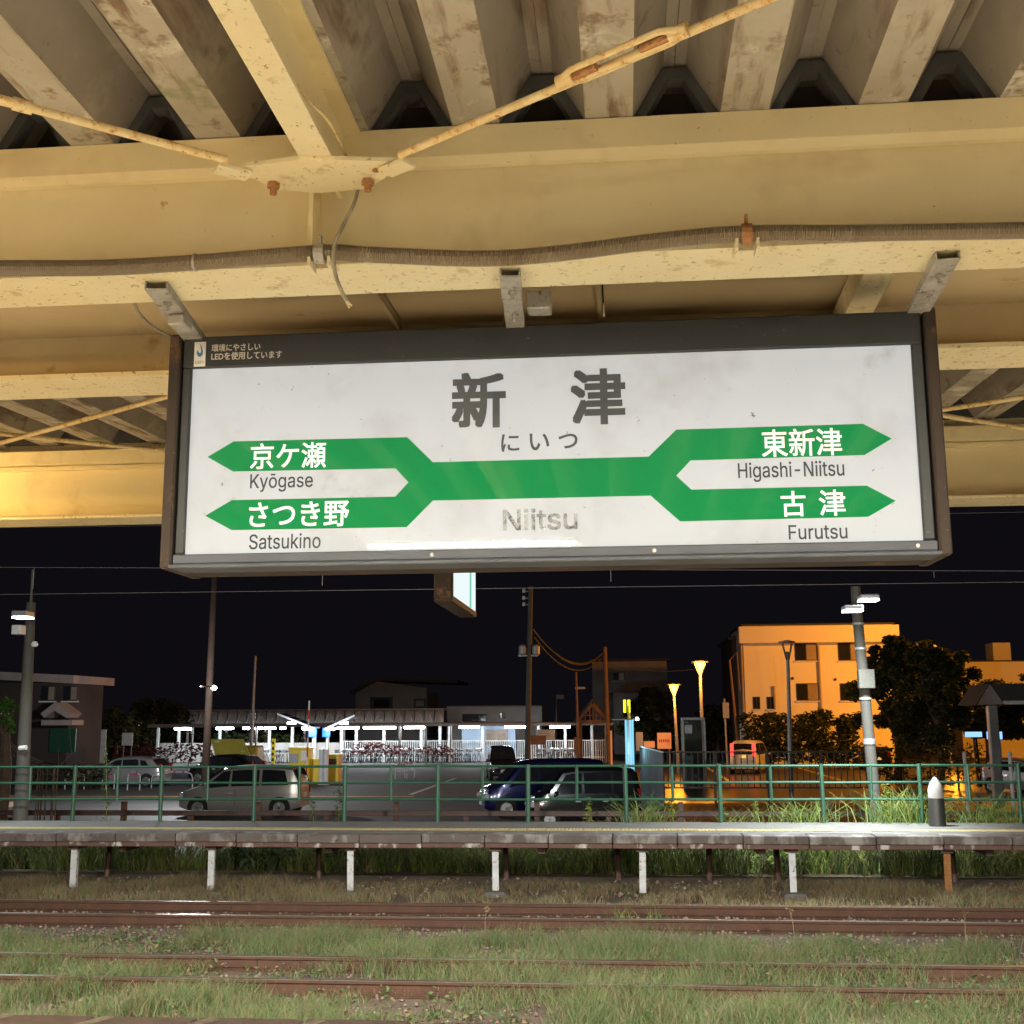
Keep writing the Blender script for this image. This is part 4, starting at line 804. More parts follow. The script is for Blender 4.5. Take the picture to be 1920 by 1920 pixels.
# ticket machines
def cabinet(name, label, px0, px1, pyt, Y, m, dep=.8, grp=None):
    a, b = at(px0,pyt,Y), at(px1,pyt,Y); t = thing(name, label, 'machine', ((a.x+b.x)/2,Y,GZ), group=grp)
    MB().bev((a.x,Y,GZ),(b.x,Y+dep,a.z),.03).build('cabinet', m, t); MB().bev((a.x-.03,Y-.03,a.z-.1),(b.x+.03,Y+dep+.03,a.z+.02),.02).build('hood', m, t)
    MB().box((a.x+.12,Y-.012,GZ+.02),(b.x-.12,Y-.004,GZ+.55)).build('door', m, t); return t, a, b
t, a, b = cabinet('ticket_machine', 'large yellow parking ticket machine with notices on its front', 542,580,1402,60,'yellow')
MB().box((a.x+.05,59.94,a.z-.75),(a.x+.5,59.995,a.z-.3)).build('display', 'grey_steel', t); MB().box((b.x-.42,59.95,a.z-.65),(b.x-.08,59.993,a.z-.15)).build('notice', 'white', t)
t, a, b = cabinet('gate_cabinet', 'shorter yellow gate cabinet between the ticket machine and the steel posts', 581,600,1424,60.4,'yellow')
t, a, b = cabinet('gate_cabinet', 'right yellow gate cabinet behind the steel posts', 613,635,1415,61,'yellow'); MB().box((a.x+.1,60.97,a.z-.5),(b.x-.1,60.995,a.z-.2)).build('slot_panel', 'dark_steel', t)
def gate_arm(px, pyt, pyb, Y, label):
    b_, t_ = at(px,pyb,Y), at(px+6,pyt,Y); t = thing('barrier_arm', label, 'barrier', b_); b_.z = GZ; n = 9
    for i in range(n): MB().tube([b_.lerp(t_,i/n), b_.lerp(t_,(i+1)/n)], .04, 6).build('band', 'red' if i % 2 else 'white', t)
gate_arm(574,1314,1465,59.5,'raised red and white barrier arm beside the yellow ticket machine')
for px, lab in ((602,'left steel post beside the yellow gate cabinets'),(611,'right steel post beside the yellow gate cabinets')):
    b_ = at(px,1465,60); t = thing('steel_post', lab, 'post', (b_.x,60,GZ), group='steel posts at the parking gate'); MB().tube([(b_.x,60,GZ),(b_.x,60,at(px,1405,60).z)], .13, 12).build('shaft', 'white_steel', t, smooth=True); MB().lathe([(.2,GZ),(.2,GZ+.04)], (b_.x,60,0), n=12).build('base', 'white_steel', t)
def solar(px0, py0, px1, py1, pole_px, Y, label):
    a, b = at(px0,py0,Y), at(px1,py1,Y); t = thing('solar_panel', label, 'solar panel', (at(pole_px,1400,Y).x,Y,GZ), group='solar panels over the parking gate')
    d = (b-a).normalized(); n = Vector((-d.z,0,d.x)); 
    pl = MB().prism([(0,0),((b-a).length,0),((b-a).length,.09),(0,.09)], a-Vector((0,.6,0)), d, n, (0,1.6,0)).build('panel', 'grey_steel', t)
    for i in range(4): MB().prism([(.05+i*(b-a).length/4,.094),((i+.93)*(b-a).length/4,.094),((i+.93)*(b-a).length/4,.10),(.05+i*(b-a).length/4,.10)], a-Vector((0,.55,0)), d, n, (0,1.5,0)).build('solar_cell', 'solar', pl)
    for i in range(4): MB().prism([(.05+i*(b-a).length/4,-.008),((i+.93)*(b-a).length/4,-.008),((i+.93)*(b-a).length/4,-.002),(.05+i*(b-a).length/4,-.002)], a-Vector((0,.55,0)), d, n, (0,1.5,0)).build('backing_panel', 'solar', pl)
    p_ = at(pole_px,1370,Y); MB().tube([(p_.x,Y+.2,GZ),(p_.x,Y+.2,p_.z+.1)], .07, 10).build('pole', 'white_steel', t)
    for f in (.18,.62):
        c_ = a.lerp(b,1-f); lb = MB().tube([(c_.x-.22,Y-.3,c_.z-.16),(c_.x+.22,Y-.3,c_.z-.16)], .07, 8).build('lamp', 'tube_far', t); MB().box((c_.x-.02,Y-.31,c_.z-.1),(c_.x+.02,Y-.29,c_.z)).build('lamp_stem', 'white_steel', lb); lamp('gate_light', 'POINT', (c_.x,Y-1.2,c_.z-.3), 90, (.9,.97,1.0), t, shadow_soft_size=.2)
    q_ = at(pole_px,1373,Y); MB().bev((q_.x-.2,Y-.15,q_.z-.26),(q_.x+.2,Y+.1,q_.z+.26),.02).build('sign_box', 'blue_panel', t)
    return t
solar(525,1340,591,1366,586,63,'left tilted solar panel with blue sign box over the parking gate'); solar(669,1340,612,1366,612,64,'right tilted solar panel with blue sign box over the parking gate')
# yellow vehicle with raised panel
p0, p1 = at(394,1386,66), at(455,1386,66)
yt = thing('yellow_truck', 'small truck with a raised yellow rear panel behind the silver minivan', 'truck', ((p0.x+p1.x)/2,66.5,GZ))
MB().bev((p0.x+.15,66.2,GZ+.55),(p1.x+.1,68.6,at(400,1415,66).z),.04).build('bed', 'wall_grey', yt)
MB().prism([(0,0),((p1-p0).length,0),((p1-p0).length+.45,-.85),(.35,-.85)], (p0.x,66.0,p0.z), (1,0,0), (0,.1,1), (0,.12,0)).build('panel', 'yellow_dull', yt)
MB().box((p0.x+.3,65.93,p0.z-.18),(p0.x+.55,65.985,p0.z-.1)).box((p1.x-.05,65.93,p0.z-.75),(p1.x+.2,65.985,p0.z-.66)).build('lamp_plates', 'plate', yt)
MB().bev((p0.x+.2,68.62,GZ+.5),(p1.x+.05,70,GZ+1.75),.1).build('cab', 'yellow_dull', yt)
for dx in (.45,1.7):
    for yy in (66.7,69.3): MB().lathe([(.3,p0.x+dx-.1),(.3,p0.x+dx+.1)], (0,yy,GZ+.3), 'X', 14).build('tyre', 'tyre', yt)
MB().bev((p0.x+.1,66.08,GZ+.3),(p1.x+.15,66.19,GZ+.5),.02).build('bumper', 'white_steel', yt)
t = thing('striped_post', 'yellow post with dark markings before the bicycles', 'post', (at(513,1400,64).x,64,GZ)); q = at(513,1385,64); MB().bev((q.x-.1,63.95,GZ),(q.x+.1,64.05,q.z),.01).build('board', 'yellow', t)
for i in range(5): MB().box((q.x-.06,63.94,q.z-.3-i*.3),(q.x+.06,63.948,q.z-.15-i*.3)).build('mark', 'dark_steel', t)
# ================================================================== BICYCLE SHELTER
sh = thing('bicycle_shelter', 'long low flat roofed bicycle shelter with lit tubes across the lot', 'shelter', (-18,90,GZ))
xa, xb = at(292,1358,88).x, at(1150,1352,88).x
MB().bev((xa,86.5,1.18),(xb,91.5,1.34),.03).build('roof', 'wall_grey', sh); MB().bev((xa,86.38,1.10),(xb,86.495,1.30),.02).build('fascia', 'grey_steel', sh)
for px in (296,335,392,412,505,548,590,640,668,720,790,825,843,905,1010,1060,1110): 
    p = at(px,1390,90.5); MB().bev((p.x-.1,90.4,GZ),(p.x+.1,90.6,1.179),.02).build('post', 'white_steel', sh)
for px in (360,480,615,750,798,845): 
    p = at(px,1390,87.4); MB().bev((p.x-.07,87.33,GZ),(p.x+.07,87.47,1.179),.02).build('front_post', 'grey_steel', sh)
tl = [(345,34),(422,32),(462,12),(486,14),(507,20),(531,10),(580,26),(640,30),(660,26),(712,58),(777,38),(880,36),(966,36),(1050,36)]
names = ['first','second','third','fourth','fifth','sixth','seventh','eighth','ninth','tenth','eleventh','twelfth','thirteenth','fourteenth']
for (px, wd), nm in zip(tl, names):
    p = at(px,1363,88.4); hw = wd*88/F/2*1.05; t = thing('shelter_lamp', f'lit white tube under the bicycle shelter roof, {nm} from the left', 'lamp', (p.x,88.4,1.0), group='tube lamps in the bicycle shelter')
    MB().bev((p.x-hw,88.32,1.08),(p.x+hw,88.5,1.178),.02).build('housing', 'white_steel', t); MB().tube([(p.x-hw,88.35,1.0),(p.x+hw,88.35,1.0)], .085, 8).build('tube', 'tube_far', t)
    lamp('tube_light', 'POINT', (p.x,88.2,.85), 250*wd/34, (.88,.97,1.0), t, shadow_soft_size=.25)
wr = thing('white_railing', 'white picket railing behind the parked bicycles', 'railing', (-14,91.2,GZ)); xr0, xr1 = at(640,1390,91.2).x, at(1135,1390,91.2).x
for z in (-.05,-1.3): MB().box((xr0,91.17,z-.03),(xr1,91.23,z+.03)).build('rail', 'white', wr)
m = MB(); x = xr0
while x < xr1: m.box((x-.025,91.18,-1.6),(x+.025,91.22,-.08)); x += .17
tag(m.build('bars', 'white', wr), kind='stuff')
struct(MB().box((at(300,1400,91.4).x,91.35,GZ),(at(640,1400,91.4).x,91.5,-.15)).build('low_wall', 'wall_pale'))
# bicycles
bk = thing('bicycle', 'bicycle parked in the lit shelter', 'bicycle', (0,0,0), group='bicycles in the shelter')
def torus(c, R_, r, n=16, k=5):
    b = MB()
    pts = [(c[0],c[1]+R_*math.cos(2*PI*i/n),c[2]+R_*math.sin(2*PI*i/n)) for i in range(n+1)]; return b.tube(pts, r, k, cap=False)
for y in (-.52,.52):
    wz = torus((0,y,.33),.32,.022); 
    for i in range(6): a_ = i*PI/3; wz.tube([(0,y,.33),(0,y+.3*math.cos(a_),.33+.3*math.sin(a_))], .005, 3)
    wz.build('wheel', 'tyre', bk)
MB().tube([(0,.52,.33),(0,.08,.30),(0,.28,.78),(0,-.36,.82),(0,.08,.30)], .02, 6).tube([(0,.52,.33),(0,.26,.7)], .014, 5).tube([(0,-.52,.33),(0,-.36,.86),(0,-.34,1.0)], .018, 6).build('frame', 'grey_steel', bk)
MB().tube([(-.27,-.2,1.02),(-.2,-.34,1.03),(.2,-.34,1.03),(.27,-.2,1.02)], .016, 6).build('handlebar', 'rim', bk)
MB().prism([(-.1,0),(.1,0),(.03,.26),(-.03,.26)], (0,.22,.84), (1,0,0), (0,-1,0), (0,0,.06)).build('saddle', 'tyre', bk)
MB().prism([(-.15,0),(.15,0),(.2,.24),(-.2,.24)], (0,-.74,.76), (1,0,0), (0,0,1), (0,.28,0)).build('basket', 'grey_steel', bk)
bx = [476,484,492,500,516,524,532,540] + list(range(642,900,9)) + list(range(1012,1085,9))
for i, px in enumerate(bx):
    o = bk if i == 0 else copy_tree(bk); p = at(px+random.uniform(-2,2),1420,89.3); o.location = (p.x, 89.0+random.uniform(-.5,.5), GZ); o.rotation_euler.z = random.choice((0,PI))+random.uniform(-.45,.45)
    rk = 'left end' if px < 560 else ('right end' if px > 1000 else 'middle'); o['label'] = f'bicycle parked in a dense row at the {rk} of the lit shelter'; o['group'] = f'bicycles at the {rk} of the shelter'
# red-leaved hedges
for (pa, pb, pyt, Y, lab) in ((232,398,1393,76,'dark red leaved hedge behind the pale silver hatchback'),(676,764,1394,86.5,'red leaved shrubs before the bicycles in the middle'),(800,850,1396,86.5,'red leaved shrub before the bicycles left of the black car')):
    a, b = at(pa,pyt,Y), at(pb,pyt,Y); t = thing('red_hedge', lab, 'hedge', ((a.x+b.x)/2,Y,GZ)); lum = []; x = a.x
    while x < b.x: lum.append((x,Y,GZ+(a.z-GZ)*random.uniform(.55,.75),.7,.5,(a.z-GZ)*random.uniform(.25,.42))); x += .55
    leaf_mesh('foliage', blob_points(lum, 130, .3), .16, 'red_leaf', t); s_ = MB(); x = a.x
    while x < b.x: s_.tube([(x,Y,GZ),(x+.1,Y,GZ+.8)], .03, 5); x += 1.1
    tag(s_.build('stems', 'bark', t), kind='stuff')
# low board fence, small panels at the shelter
def board(name, label, px0, py0, px1, py1, Y, m, cat='sign', leg=True, th=.06):
    a, b = at(px0,py0,Y), at(px1,py1,Y); t = thing(name, label, cat, ((a.x+b.x)/2,Y,GZ)); MB().bev((a.x,Y,b.z),(b.x,Y+th,a.z),.01).build('board', m, t)
    if leg:
        for x in (a.x+.1,b.x-.1): MB().tube([(x,Y+th+.04,GZ),(x,Y+th+.04,b.z+.2)], .035, 6).build('leg', 'grey_steel', t)
    return t, a, b
board('white_notice_board','white notice board hanging behind the dark pole on the left',229,1374,248,1398,74,'white')
t, a, b = board('white_notice_board','white printed notice board at the right end of the shelter',1005,1368,1040,1388,86,'white')
for i in range(4): MB().box((a.x+.15,85.985,b.z+.12+i*.17),(a.x+.15+random.uniform(.5,1.0),85.996,b.z+.17+i*.17)).build('print_line', 'grey_steel', t)
board('brown_board','plain brown board beside the utility pole',995,1379,1024,1396,80,'wood')
board('brown_board','tall brown panel left of the wooden gateway',1076,1382,1088,1414,84,'wood')
t, a, b = board('wide_lit_banner','upright white banner sign far left of the bicycle shelter',184,1368,196,1432,70,'white')
# blue-white hut with window in the shelter
p0, p1 = at(866,1362,92), at(966,1362,92)
ht = thing('attendant_hut', 'pale blue hut with a framed window at the shelter', 'hut', ((p0.x+p1.x)/2,93,GZ)); MB().box((p0.x,92,GZ),(p1.x,95,1.15)).build('wall', 'wall_blue', ht)
a, b = at(910,1368,91.95), at(952,1396,91.95); wf = MB().bev((a.x,91.9,b.z),(b.x,91.99,a.z),.02).build('window_frame', 'trim_pale', ht)
for f0, f1 in ((.08,.46),(.54,.92)): MB().box((a.x+(b.x-a.x)*f0,91.885,b.z+.14),(a.x+(b.x-a.x)*f1,91.897,a.z-.3)).build('pane', 'curtain', wf)
# ================================================================== BUILDINGS
def block(name, label, px0, px1, pyt, Y, dep, m, roof='roof_dark', rt=.25, over=.3, cat='building'):
    a, b = at(px0,pyt,Y), at(px1,pyt,Y); t = thing(name, label, cat, ((a.x+b.x)/2,Y+dep/2,GZ)); z = (a.z+b.z)/2
    MB().box((a.x,Y,GZ),(b.x,Y+dep,z)).build('wall', m, t); MB().bev((a.x-over,Y-over,z+.003),(b.x+over,Y+dep+over,z+rt),.03).build('roof', roof, t); return t, a, b
def window(t, px0, py0, px1, py1, Y, kind=('glass','curtain'), fr='dark_steel'):
    a, b = at(px0,py0,Y), at(px1,py1,Y); f = MB().bev((a.x-.06,Y-.05,b.z-.06),(b.x+.06,Y-.002,a.z+.06),.02).build('window', fr, t); mx = (a.x+b.x)/2
    MB().box((a.x,Y-.062,b.z),(mx-.03,Y-.052,a.z)).build('pane', kind[0], f); MB().box((mx+.03,Y-.066,b.z),(b.x,Y-.052,a.z)).build('pane', kind[1], f)
    MB().box((a.x-.12,Y-.12,b.z-.13),(b.x+.12,Y-.003,b.z-.065)).build('sill', 'stucco', f)
YB = 85
ob, a, b = block('apartment_building','three storey pale apartment building glowing orange in street light',1392,1672,1172,YB,9,'stucco','roof_dark',.12,.15)
pa, pb = at(1383,1176,YB), at(1683,1204,YB); MB().bev((pa.x,YB-.7,pb.z),(pb.x,YB-.004,pa.z),.03).build('parapet', 'stucco', ob)
for x0, x1, y0, y1 in ((1491,1531,1208,1237),(1572,1616,1206,1237),(1494,1534,1283,1312),(1576,1620,1283,1312)): window(ob,x0,y0,x1,y1,YB)
for x0, x1, y0, y1 in ((1413,1424,1308,1328),(1439,1450,1308,1328)): window(ob,x0,y0,x1,y1,YB,('glass','glass'))
for px, y0, y1 in ((1397,1200,1395),(1540,1210,1330),(1453,1286,1330),(1625,1210,1335)): 
    q0, q1 = at(px,y0,YB-.1), at(px,y1,YB-.1); MB().tube([(q1.x,YB-.1,q1.z),(q1.x,YB-.1,q0.z)], .075, 8).build('downpipe', 'trim_pale', ob)
for px, py in ((1486,1272),(1566,1274)): q = at(px,py,YB); MB().lathe([(.1,YB-.06),(.1,YB-.002)], (q.x,0,q.z), 'Y', 10).build('vent_cap', 'dark_steel', ob)
block('side_building','dark tall block standing left behind the orange building',1372,1391,1200,90,10,'wall_brown')
rb, a, b = block('flat_roofed_building','long low pale building behind the trees at the right edge',1795,2050,1240,97,8,'stucco','roof_dark',.1,.1)
q0, q1 = at(1861,1205,99), at(1897,1240,99); MB().bev((q0.x,99,q1.z),(q1.x,101,q0.z),.03).build('roof_tower', 'stucco', rb)
t, a, b = block('dark_house','dark grey two storey house behind the gateway, left of the street lamps',1110,1250,1240,118,8,'wall_grey'); window(t,1150,1262,1170,1275,118)
t = thing('curved_roof_house','dim house with a rounded roof behind the utility poles','building',(at(1195,1300,108).x,110,GZ)); a, b = at(1150,1300,108), at(1235,1300,108); zt = at(1190,1278,108).z
MB().box((a.x,108,GZ),(b.x,114,a.z)).build('wall', 'wall_grey', t); MB().prism([(a.x-.4,a.z+.003),(b.x+.4,b.z+.003)]+[(a.x+(b.x-a.x)*(1-i/10),a.z+.1+(zt-a.z)*math.sin(PI*i/10)) for i in range(11)], (0,107.8,0), (1,0,0), (0,0,1), (0,6.4,0)).build('roof', 'wood', t)
window(t,1172,1312,1186,1325,108)
t, a, b = block('storage_shed','plain grey flat roofed shed behind the shelter in the centre',838,1016,1325,106,7,'wall_pale','trim_pale',.1,.05)
for i in range(9): window(t,868+i*5,1340,871+i*5,1352,106,('glass','glass'))
window(t,938,1338,946,1346,106)
# gabled house behind the shelter
t = thing('gabled_house','dim gabled house rising behind the walkway roof','house',(at(740,1330,112).x,114,GZ)); a, b, c = at(667,1298,112), at(800,1298,112), at(708,1270,112)
MB().box((a.x,112,GZ),(b.x,119,a.z)).build('wall', 'wall_grey', t); MB().prism([(a.x-.6,a.z+.003),(c.x,c.z),(b.x+3,b.z+1.1),(b.x+3,b.z+.8),(c.x,c.z-.35),(a.x-.2,a.z-.2)], (0,111.5,0), (1,0,0), (0,0,1), (0,8,0)).build('roof', 'roof_dark', t)
MB().prism([(a.x,a.z+.005),(c.x,c.z-.4),(b.x,b.z+.4),(b.x,b.z+.005)], (0,111.99,0), (1,0,0), (0,0,1), (0,.2,0)).build('gable', 'wall_grey', t)
q0, q1 = at(694,1307,111.9), at(736,1330,111.9); wf = MB().box((q0.x,111.9,q1.z),(q1.x,111.99,q0.z)).build('window', 'dark_steel', t); MB().box((q0.x+.4,111.88,q1.z+.2),(q1.x-.3,111.895,q0.z-.2)).build('pane', 'glass', wf)
q0, q1 = at(776,1310,111.9), at(806,1328,111.9); wf = MB().box((q0.x,111.9,q1.z),(q1.x-.4,111.99,q0.z)).build('window', 'dark_steel', t); MB().box((q0.x+.2,111.88,q1.z+.2),(q1.x-.6,111.895,q0.z-.2)).build('pane', 'curtain', wf)
# covered walkway with zig-zag truss
t = thing('covered_walkway','glazed walkway with zigzag truss above the shelter roof','walkway',(at(590,1345,98).x,98,GZ)); a, b = at(352,1334,98), at(832,1334,98); c = at(832,1359,98)
MB().bev((a.x,97.9,a.z),(b.x,100,a.z+.14),.03).build('top_chord', 'grey_steel', t); MB().bev((a.x-1,97.9,c.z-.1),(b.x,98.1,c.z),.02).build('bottom_chord', 'grey_steel', t); n = 26
for i in range(n):
    x0 = a.x+(b.x-a.x)*i/n; x1 = a.x+(b.x-a.x)*(i+1)/n; xm = (x0+x1)/2
    MB().tube([(x0,98,c.z),(xm,98,a.z)], .055, 5).tube([(xm,98,a.z),(x1,98,c.z)], .055, 5).build('truss_web', 'grey_steel', t)
    MB().box((x0+.04,98.3,c.z+.003),(x1-.04,98.34,a.z-.01)).build('glazing', 'wall_grey', t)
for i in range(0,n,4): x0 = a.x+(b.x-a.x)*i/n; MB().bev((x0-.09,98.1,GZ),(x0+.09,98.28,c.z-.105),.02).build('post', 'white_steel', t)
# wooden gateway
t = thing('wooden_gateway','wooden gateway with a latticed gable at the right end of the shelter','gateway',(at(1112,1400,86).x,86,GZ)); L0, R0, T0 = at(1083,1353,86), at(1141,1353,86), at(1111,1320,86); wd = .22
for p, q in ((L0,T0),(R0,T0),(L0,R0)): MB().tube([(p.x,86,p.z),(q.x,86,q.z)], .16, 4).build('gable_beam', 'wood', t)
for f in (.25,.4,.5,.6,.75):
    x = L0.x+(R0.x-L0.x)*f; zt = L0.z+(T0.z-L0.z)*(1-abs(f-.5)*2); MB().box((x-.04,85.97,L0.z),(x+.04,86.03,zt)).build('lattice_bar', 'wood', t)
MB().tube([(L0.x+.6,86,L0.z+.45),(R0.x-.6,86,L0.z+.45)], .04, 4).build('lattice_bar', 'wood', t)
for px in (1088,1137): x = at(px,1380,86).x; MB().box((x-.14,85.86,GZ),(x+.14,86.14,L0.z)).build('post', 'wood', t)
MB().prism([(L0.x-.3,L0.z-.1),(T0.x,T0.z+.15),(R0.x+.3,R0.z-.1),(R0.x+.3,R0.z+.1),(T0.x,T0.z+.4),(L0.x-.3,L0.z+.1)], (0,86.2,0), (1,0,0), (0,0,1), (0,2.2,0)).build('roof', 'roof_dark', t)
# left house
t = thing('brown_house','dark brown two storey house with pale eaves at the left edge','house',(-31,63,GZ)); a, b = at(-60,1270,60), at(146,1280,60)
MB().box((a.x,60,GZ),(b.x-.4,64,b.z)).build('wall', 'wall_brown', t); MB().prism([(0,0),((b-a).length,0),((b-a).length,.42),(0,.42)], (a.x,59.5,a.z-.05), (b-a).normalized(), (0,0,1), (0,5,0)).build('eaves', 'trim_pale', t)
for x0 in (80,122): window(t,x0,1288,x0+22,1312,60)
g0, g1, gt = at(90,1334,59.0), at(131,1334,59.0), at(110,1317,59.0)
MB().prism([(g0.x-.2,g0.z-.1),(gt.x,gt.z),(g1.x+.2,g1.z-.1),(g1.x,g1.z-.32),(gt.x,gt.z-.42),(g0.x,g0.z-.32)], (0,58.6,0), (1,0,0), (0,0,1), (0,1.4,0)).build('porch_gable', 'trim_pale', t)
q0, q1 = at(82,1350,59), at(141,1360,59); MB().bev((q0.x,58.7,q1.z),(q1.x,59.98,q0.z),.03).build('porch_beam', 'trim_pale', t); q0, q1 = at(94,1366,59.9), at(140,1410,59.9); MB().box((q0.x,59.9,q1.z),(q1.x,59.99,q0.z)).build('door', 'green_steel', t)
# kiosk roof at right
t = thing('gabled_kiosk','small gabled kiosk roof on a steel post at the right edge','kiosk',(at(1868,1440,45).x,45,GZ)); g0, g1, gt = at(1834,1322,45), at(1882,1320,45), at(1857,1284,45)
MB().prism([(g0.x,g0.z),(gt.x,gt.z),(g1.x,g1.z)], (0,45,0), (1,0,0), (0,0,1), (0,.12,0)).build('gable', 'trim_pale', t)
MB().prism([(g0.x-.05,g0.z),(gt.x,gt.z+.04),(gt.x+4.2,gt.z+.04),(g1.x+4.2,g1.z),(g1.x+.02,g1.z)], (0,45.13,0), (1,0,0), (0,0,1), (0,2.4,0)).build('roof', 'roof_dark', t); MB().bev((g1.x,44.98,g1.z-.02),(g1.x+4.2,45.12,g1.z+.12),.02).build('fascia', 'white', t)
q = at(1866,1400,45.6); MB().bev((q.x-.2,45.4,GZ),(q.x+.14,45.75,g0.z),.03).build('post', 'grey_steel', t)
# ================================================================== POLES, STREET LAMPS, SIGNS
def simple_pole(name, label, pb, pt, Y, rb_, rt_, m, cat='pole', group=None):
    b_, t_ = at(*pb,Y), at(*pt,Y); d = (t_-b_)/(t_.z-b_.z); b_ = b_+d*(GZ-b_.z); t = thing(name, label, cat, b_, group=group); MB().tube([b_,t_], [rb_,rt_], 12).build('pole', m, t, smooth=True); return t, b_, t_
t, b, e = simple_pole('utility_pole','tall utility pole with insulators in the middle behind the black car',(989,1420),(995,1100),65,.17,.13,'pole_concrete')
for py in (1108,1121,1133): q = at(982,py,65); MB().tube([(q.x,65,q.z),(e.x,65,q.z-.05)], .03, 6).build('arm', 'grey_steel', t); MB().lathe([(.09,q.z-.09),(.07,q.z+.1)], (q.x,65,0), n=8).build('insulator', 'white_steel', t)
for px in (980,1005): q = at(px,1219,65); MB().lathe([(.13,q.z-.3),(.22,q.z-.2),(.22,q.z+.2),(.13,q.z+.3)], (q.x,65,0), n=12).build('transformer', 'grey_steel', t, smooth=True)
q = at(992,1228,65); MB().box((q.x-.6,64.9,q.z-.08),(q.x+.5,65.1,q.z)).build('bracket', 'grey_steel', t)
t2, b2_, e2 = simple_pole('wooden_pole','shorter brown pole beside the wooden gateway',(1140,1400),(1134,1213),85,.19,.15,'wood')
wire_thing('power_cables','pair of sagging cables between the two utility poles',[wirepts(at(1000,1180,65),at(1130,1226,85),1.3),wirepts(at(1002,1195,65),at(1130,1232,85),1.35),wirepts(at(1003,1185,65),at(1130,1224,85),1.2)],.035)
wire_thing('thin_power_cable','thin cable from the brown pole towards the street lamps',[wirepts(at(1138,1245,85),at(1300,1255,85),.3)],.025)
t, b, e = simple_pole('floodlight_mast','tall dark mast with one small white light left of the minivan',(386,1440),(404,1040),48,.17,.12,'mast_brown'); q = at(402,1290,47.8); MB().lathe([(.05,q.z-.1),(.14,q.z),(.05,q.z+.1)], (q.x,47.75,0), n=10).build('light', 'flood', t)
MB().tube([(q.x,47.9,q.z+.05),(q.x+.1,45.9,q.z+.02)], .025, 6).build('arm', 'mast_brown', t)
lamp('mast_light', 'POINT', (q.x+.1,45.7,q.z-.08), 3200, (.95,.97,1.0), t, shadow_soft_size=.15)
t, b, e = simple_pole('thin_pole','thin grey pole right of the tall dark mast',(470,1410),(479,1230),75,.11,.09,'grey_steel')
for py in (1339,1345): q = at(472,py,74.9); MB().cbox((q.x+.15,74.8,q.z),(.25,.2,.12)).build('bracket', 'white_steel', t)
t, b, e = simple_pole('thin_pole','thin brown pole left of the wooden gateway',(1084,1400),(1080,1260),83,.1,.08,'wood'); q = at(1088,1290,83); MB().cbox((q.x,83,q.z),(.7,.15,.15)).build('lamp_head', 'trim_pale', t)
t, b, e = simple_pole('small_lamp_post','small unlit lamp post with a square head behind the shelter',(1042,1400),(1044,1310),100,.08,.07,'wood'); q = at(1051,1306,100); MB().bev((q.x-.35,99.8,q.z-.2),(q.x+.3,100.2,q.z+.15),.03).build('lamp_head', 'trim_pale', t)
def street_lamp(label, px, pyb, pyt, Y, lit, hw, power):
    t, b_, t_ = simple_pole('street_lamp', label, (px+6,pyb), (px,pyt+26*(62/Y)), Y, .10, .075, 'grey_steel', 'street lamp', 'funnel topped street lamps')
    z1 = at(px,pyt,Y).z; z0 = t_.z; c = (t_.x,Y,0)
    for i in range(4): a_ = PI/4+i*PI/2; MB().tube([(c[0]+.07*math.cos(a_),Y+.07*math.sin(a_),z0-.05),(c[0]+hw*math.cos(a_),Y+hw*math.sin(a_),z1-.04)], .02, 5).build('strut', 'dark_steel', t)
    MB().lathe([(hw+.08,z1-.05),(hw+.08,z1),(.05,z1+.06)], c, n=18).build('top_disc', 'grey_steel', t, smooth=True)
    if lit:
        MB().lathe([(.07,z0),(hw*.55,z0+(z1-z0)*.5),(hw*.8,z1-.12),(hw*.72,z1-.06)], c, n=16).build('lamp_bowl', 'sodium', t, smooth=True)
        lamp('lamp_light', 'POINT', (c[0],Y-.75,z0+.1), power, (1.0,.34,.02), t, shadow_soft_size=.3)
    else: MB().lathe([(.06,z0),(.1,z0+.2),(.06,z0+.3)], c, n=12).build('lamp_bowl', 'grey_steel', t)
    return t
street_lamp('lit orange street lamp, taller of the two left of the orange building',1313,1440,1240,62,True,.36,1100)
street_lamp('lit orange street lamp, lower of the two left of the orange building',1264,1410,1283,72,True,.34,1000)
street_lamp('unlit funnel topped street lamp in front of the orange building',1477,1460,1203,50,False,.28,0)
street_lamp('lit orange street lamp glinting through the trees at the right',1775,1400,1290,79,True,.34,900)
street_lamp('lit orange street lamp right of the frame lighting the facade',2010,1440,1060,72,True,.40,21000)
t, b, e = simple_pole('leaning_pole','thin pole with a small arm just left of the orange building',(1382,1380),(1368,1238),80,.09,.07,'wood'); MB().tube([e,(e.x+.5,80,e.z+.5),(e.x+.6,80,e.z-2)], .04, 6).build('arm', 'wood', t)
t, b, e = simple_pole('traffic_sign','thin post with a small hanging sign behind the white wagon',(1362,1400),(1358,1310),78,.06,.05,'grey_steel'); q = at(1361,1332,77.9); MB().bev((q.x-.2,77.85,q.z-.5),(q.x+.2,77.9,q.z+.5),.01).build('plate', 'grey_steel', t)
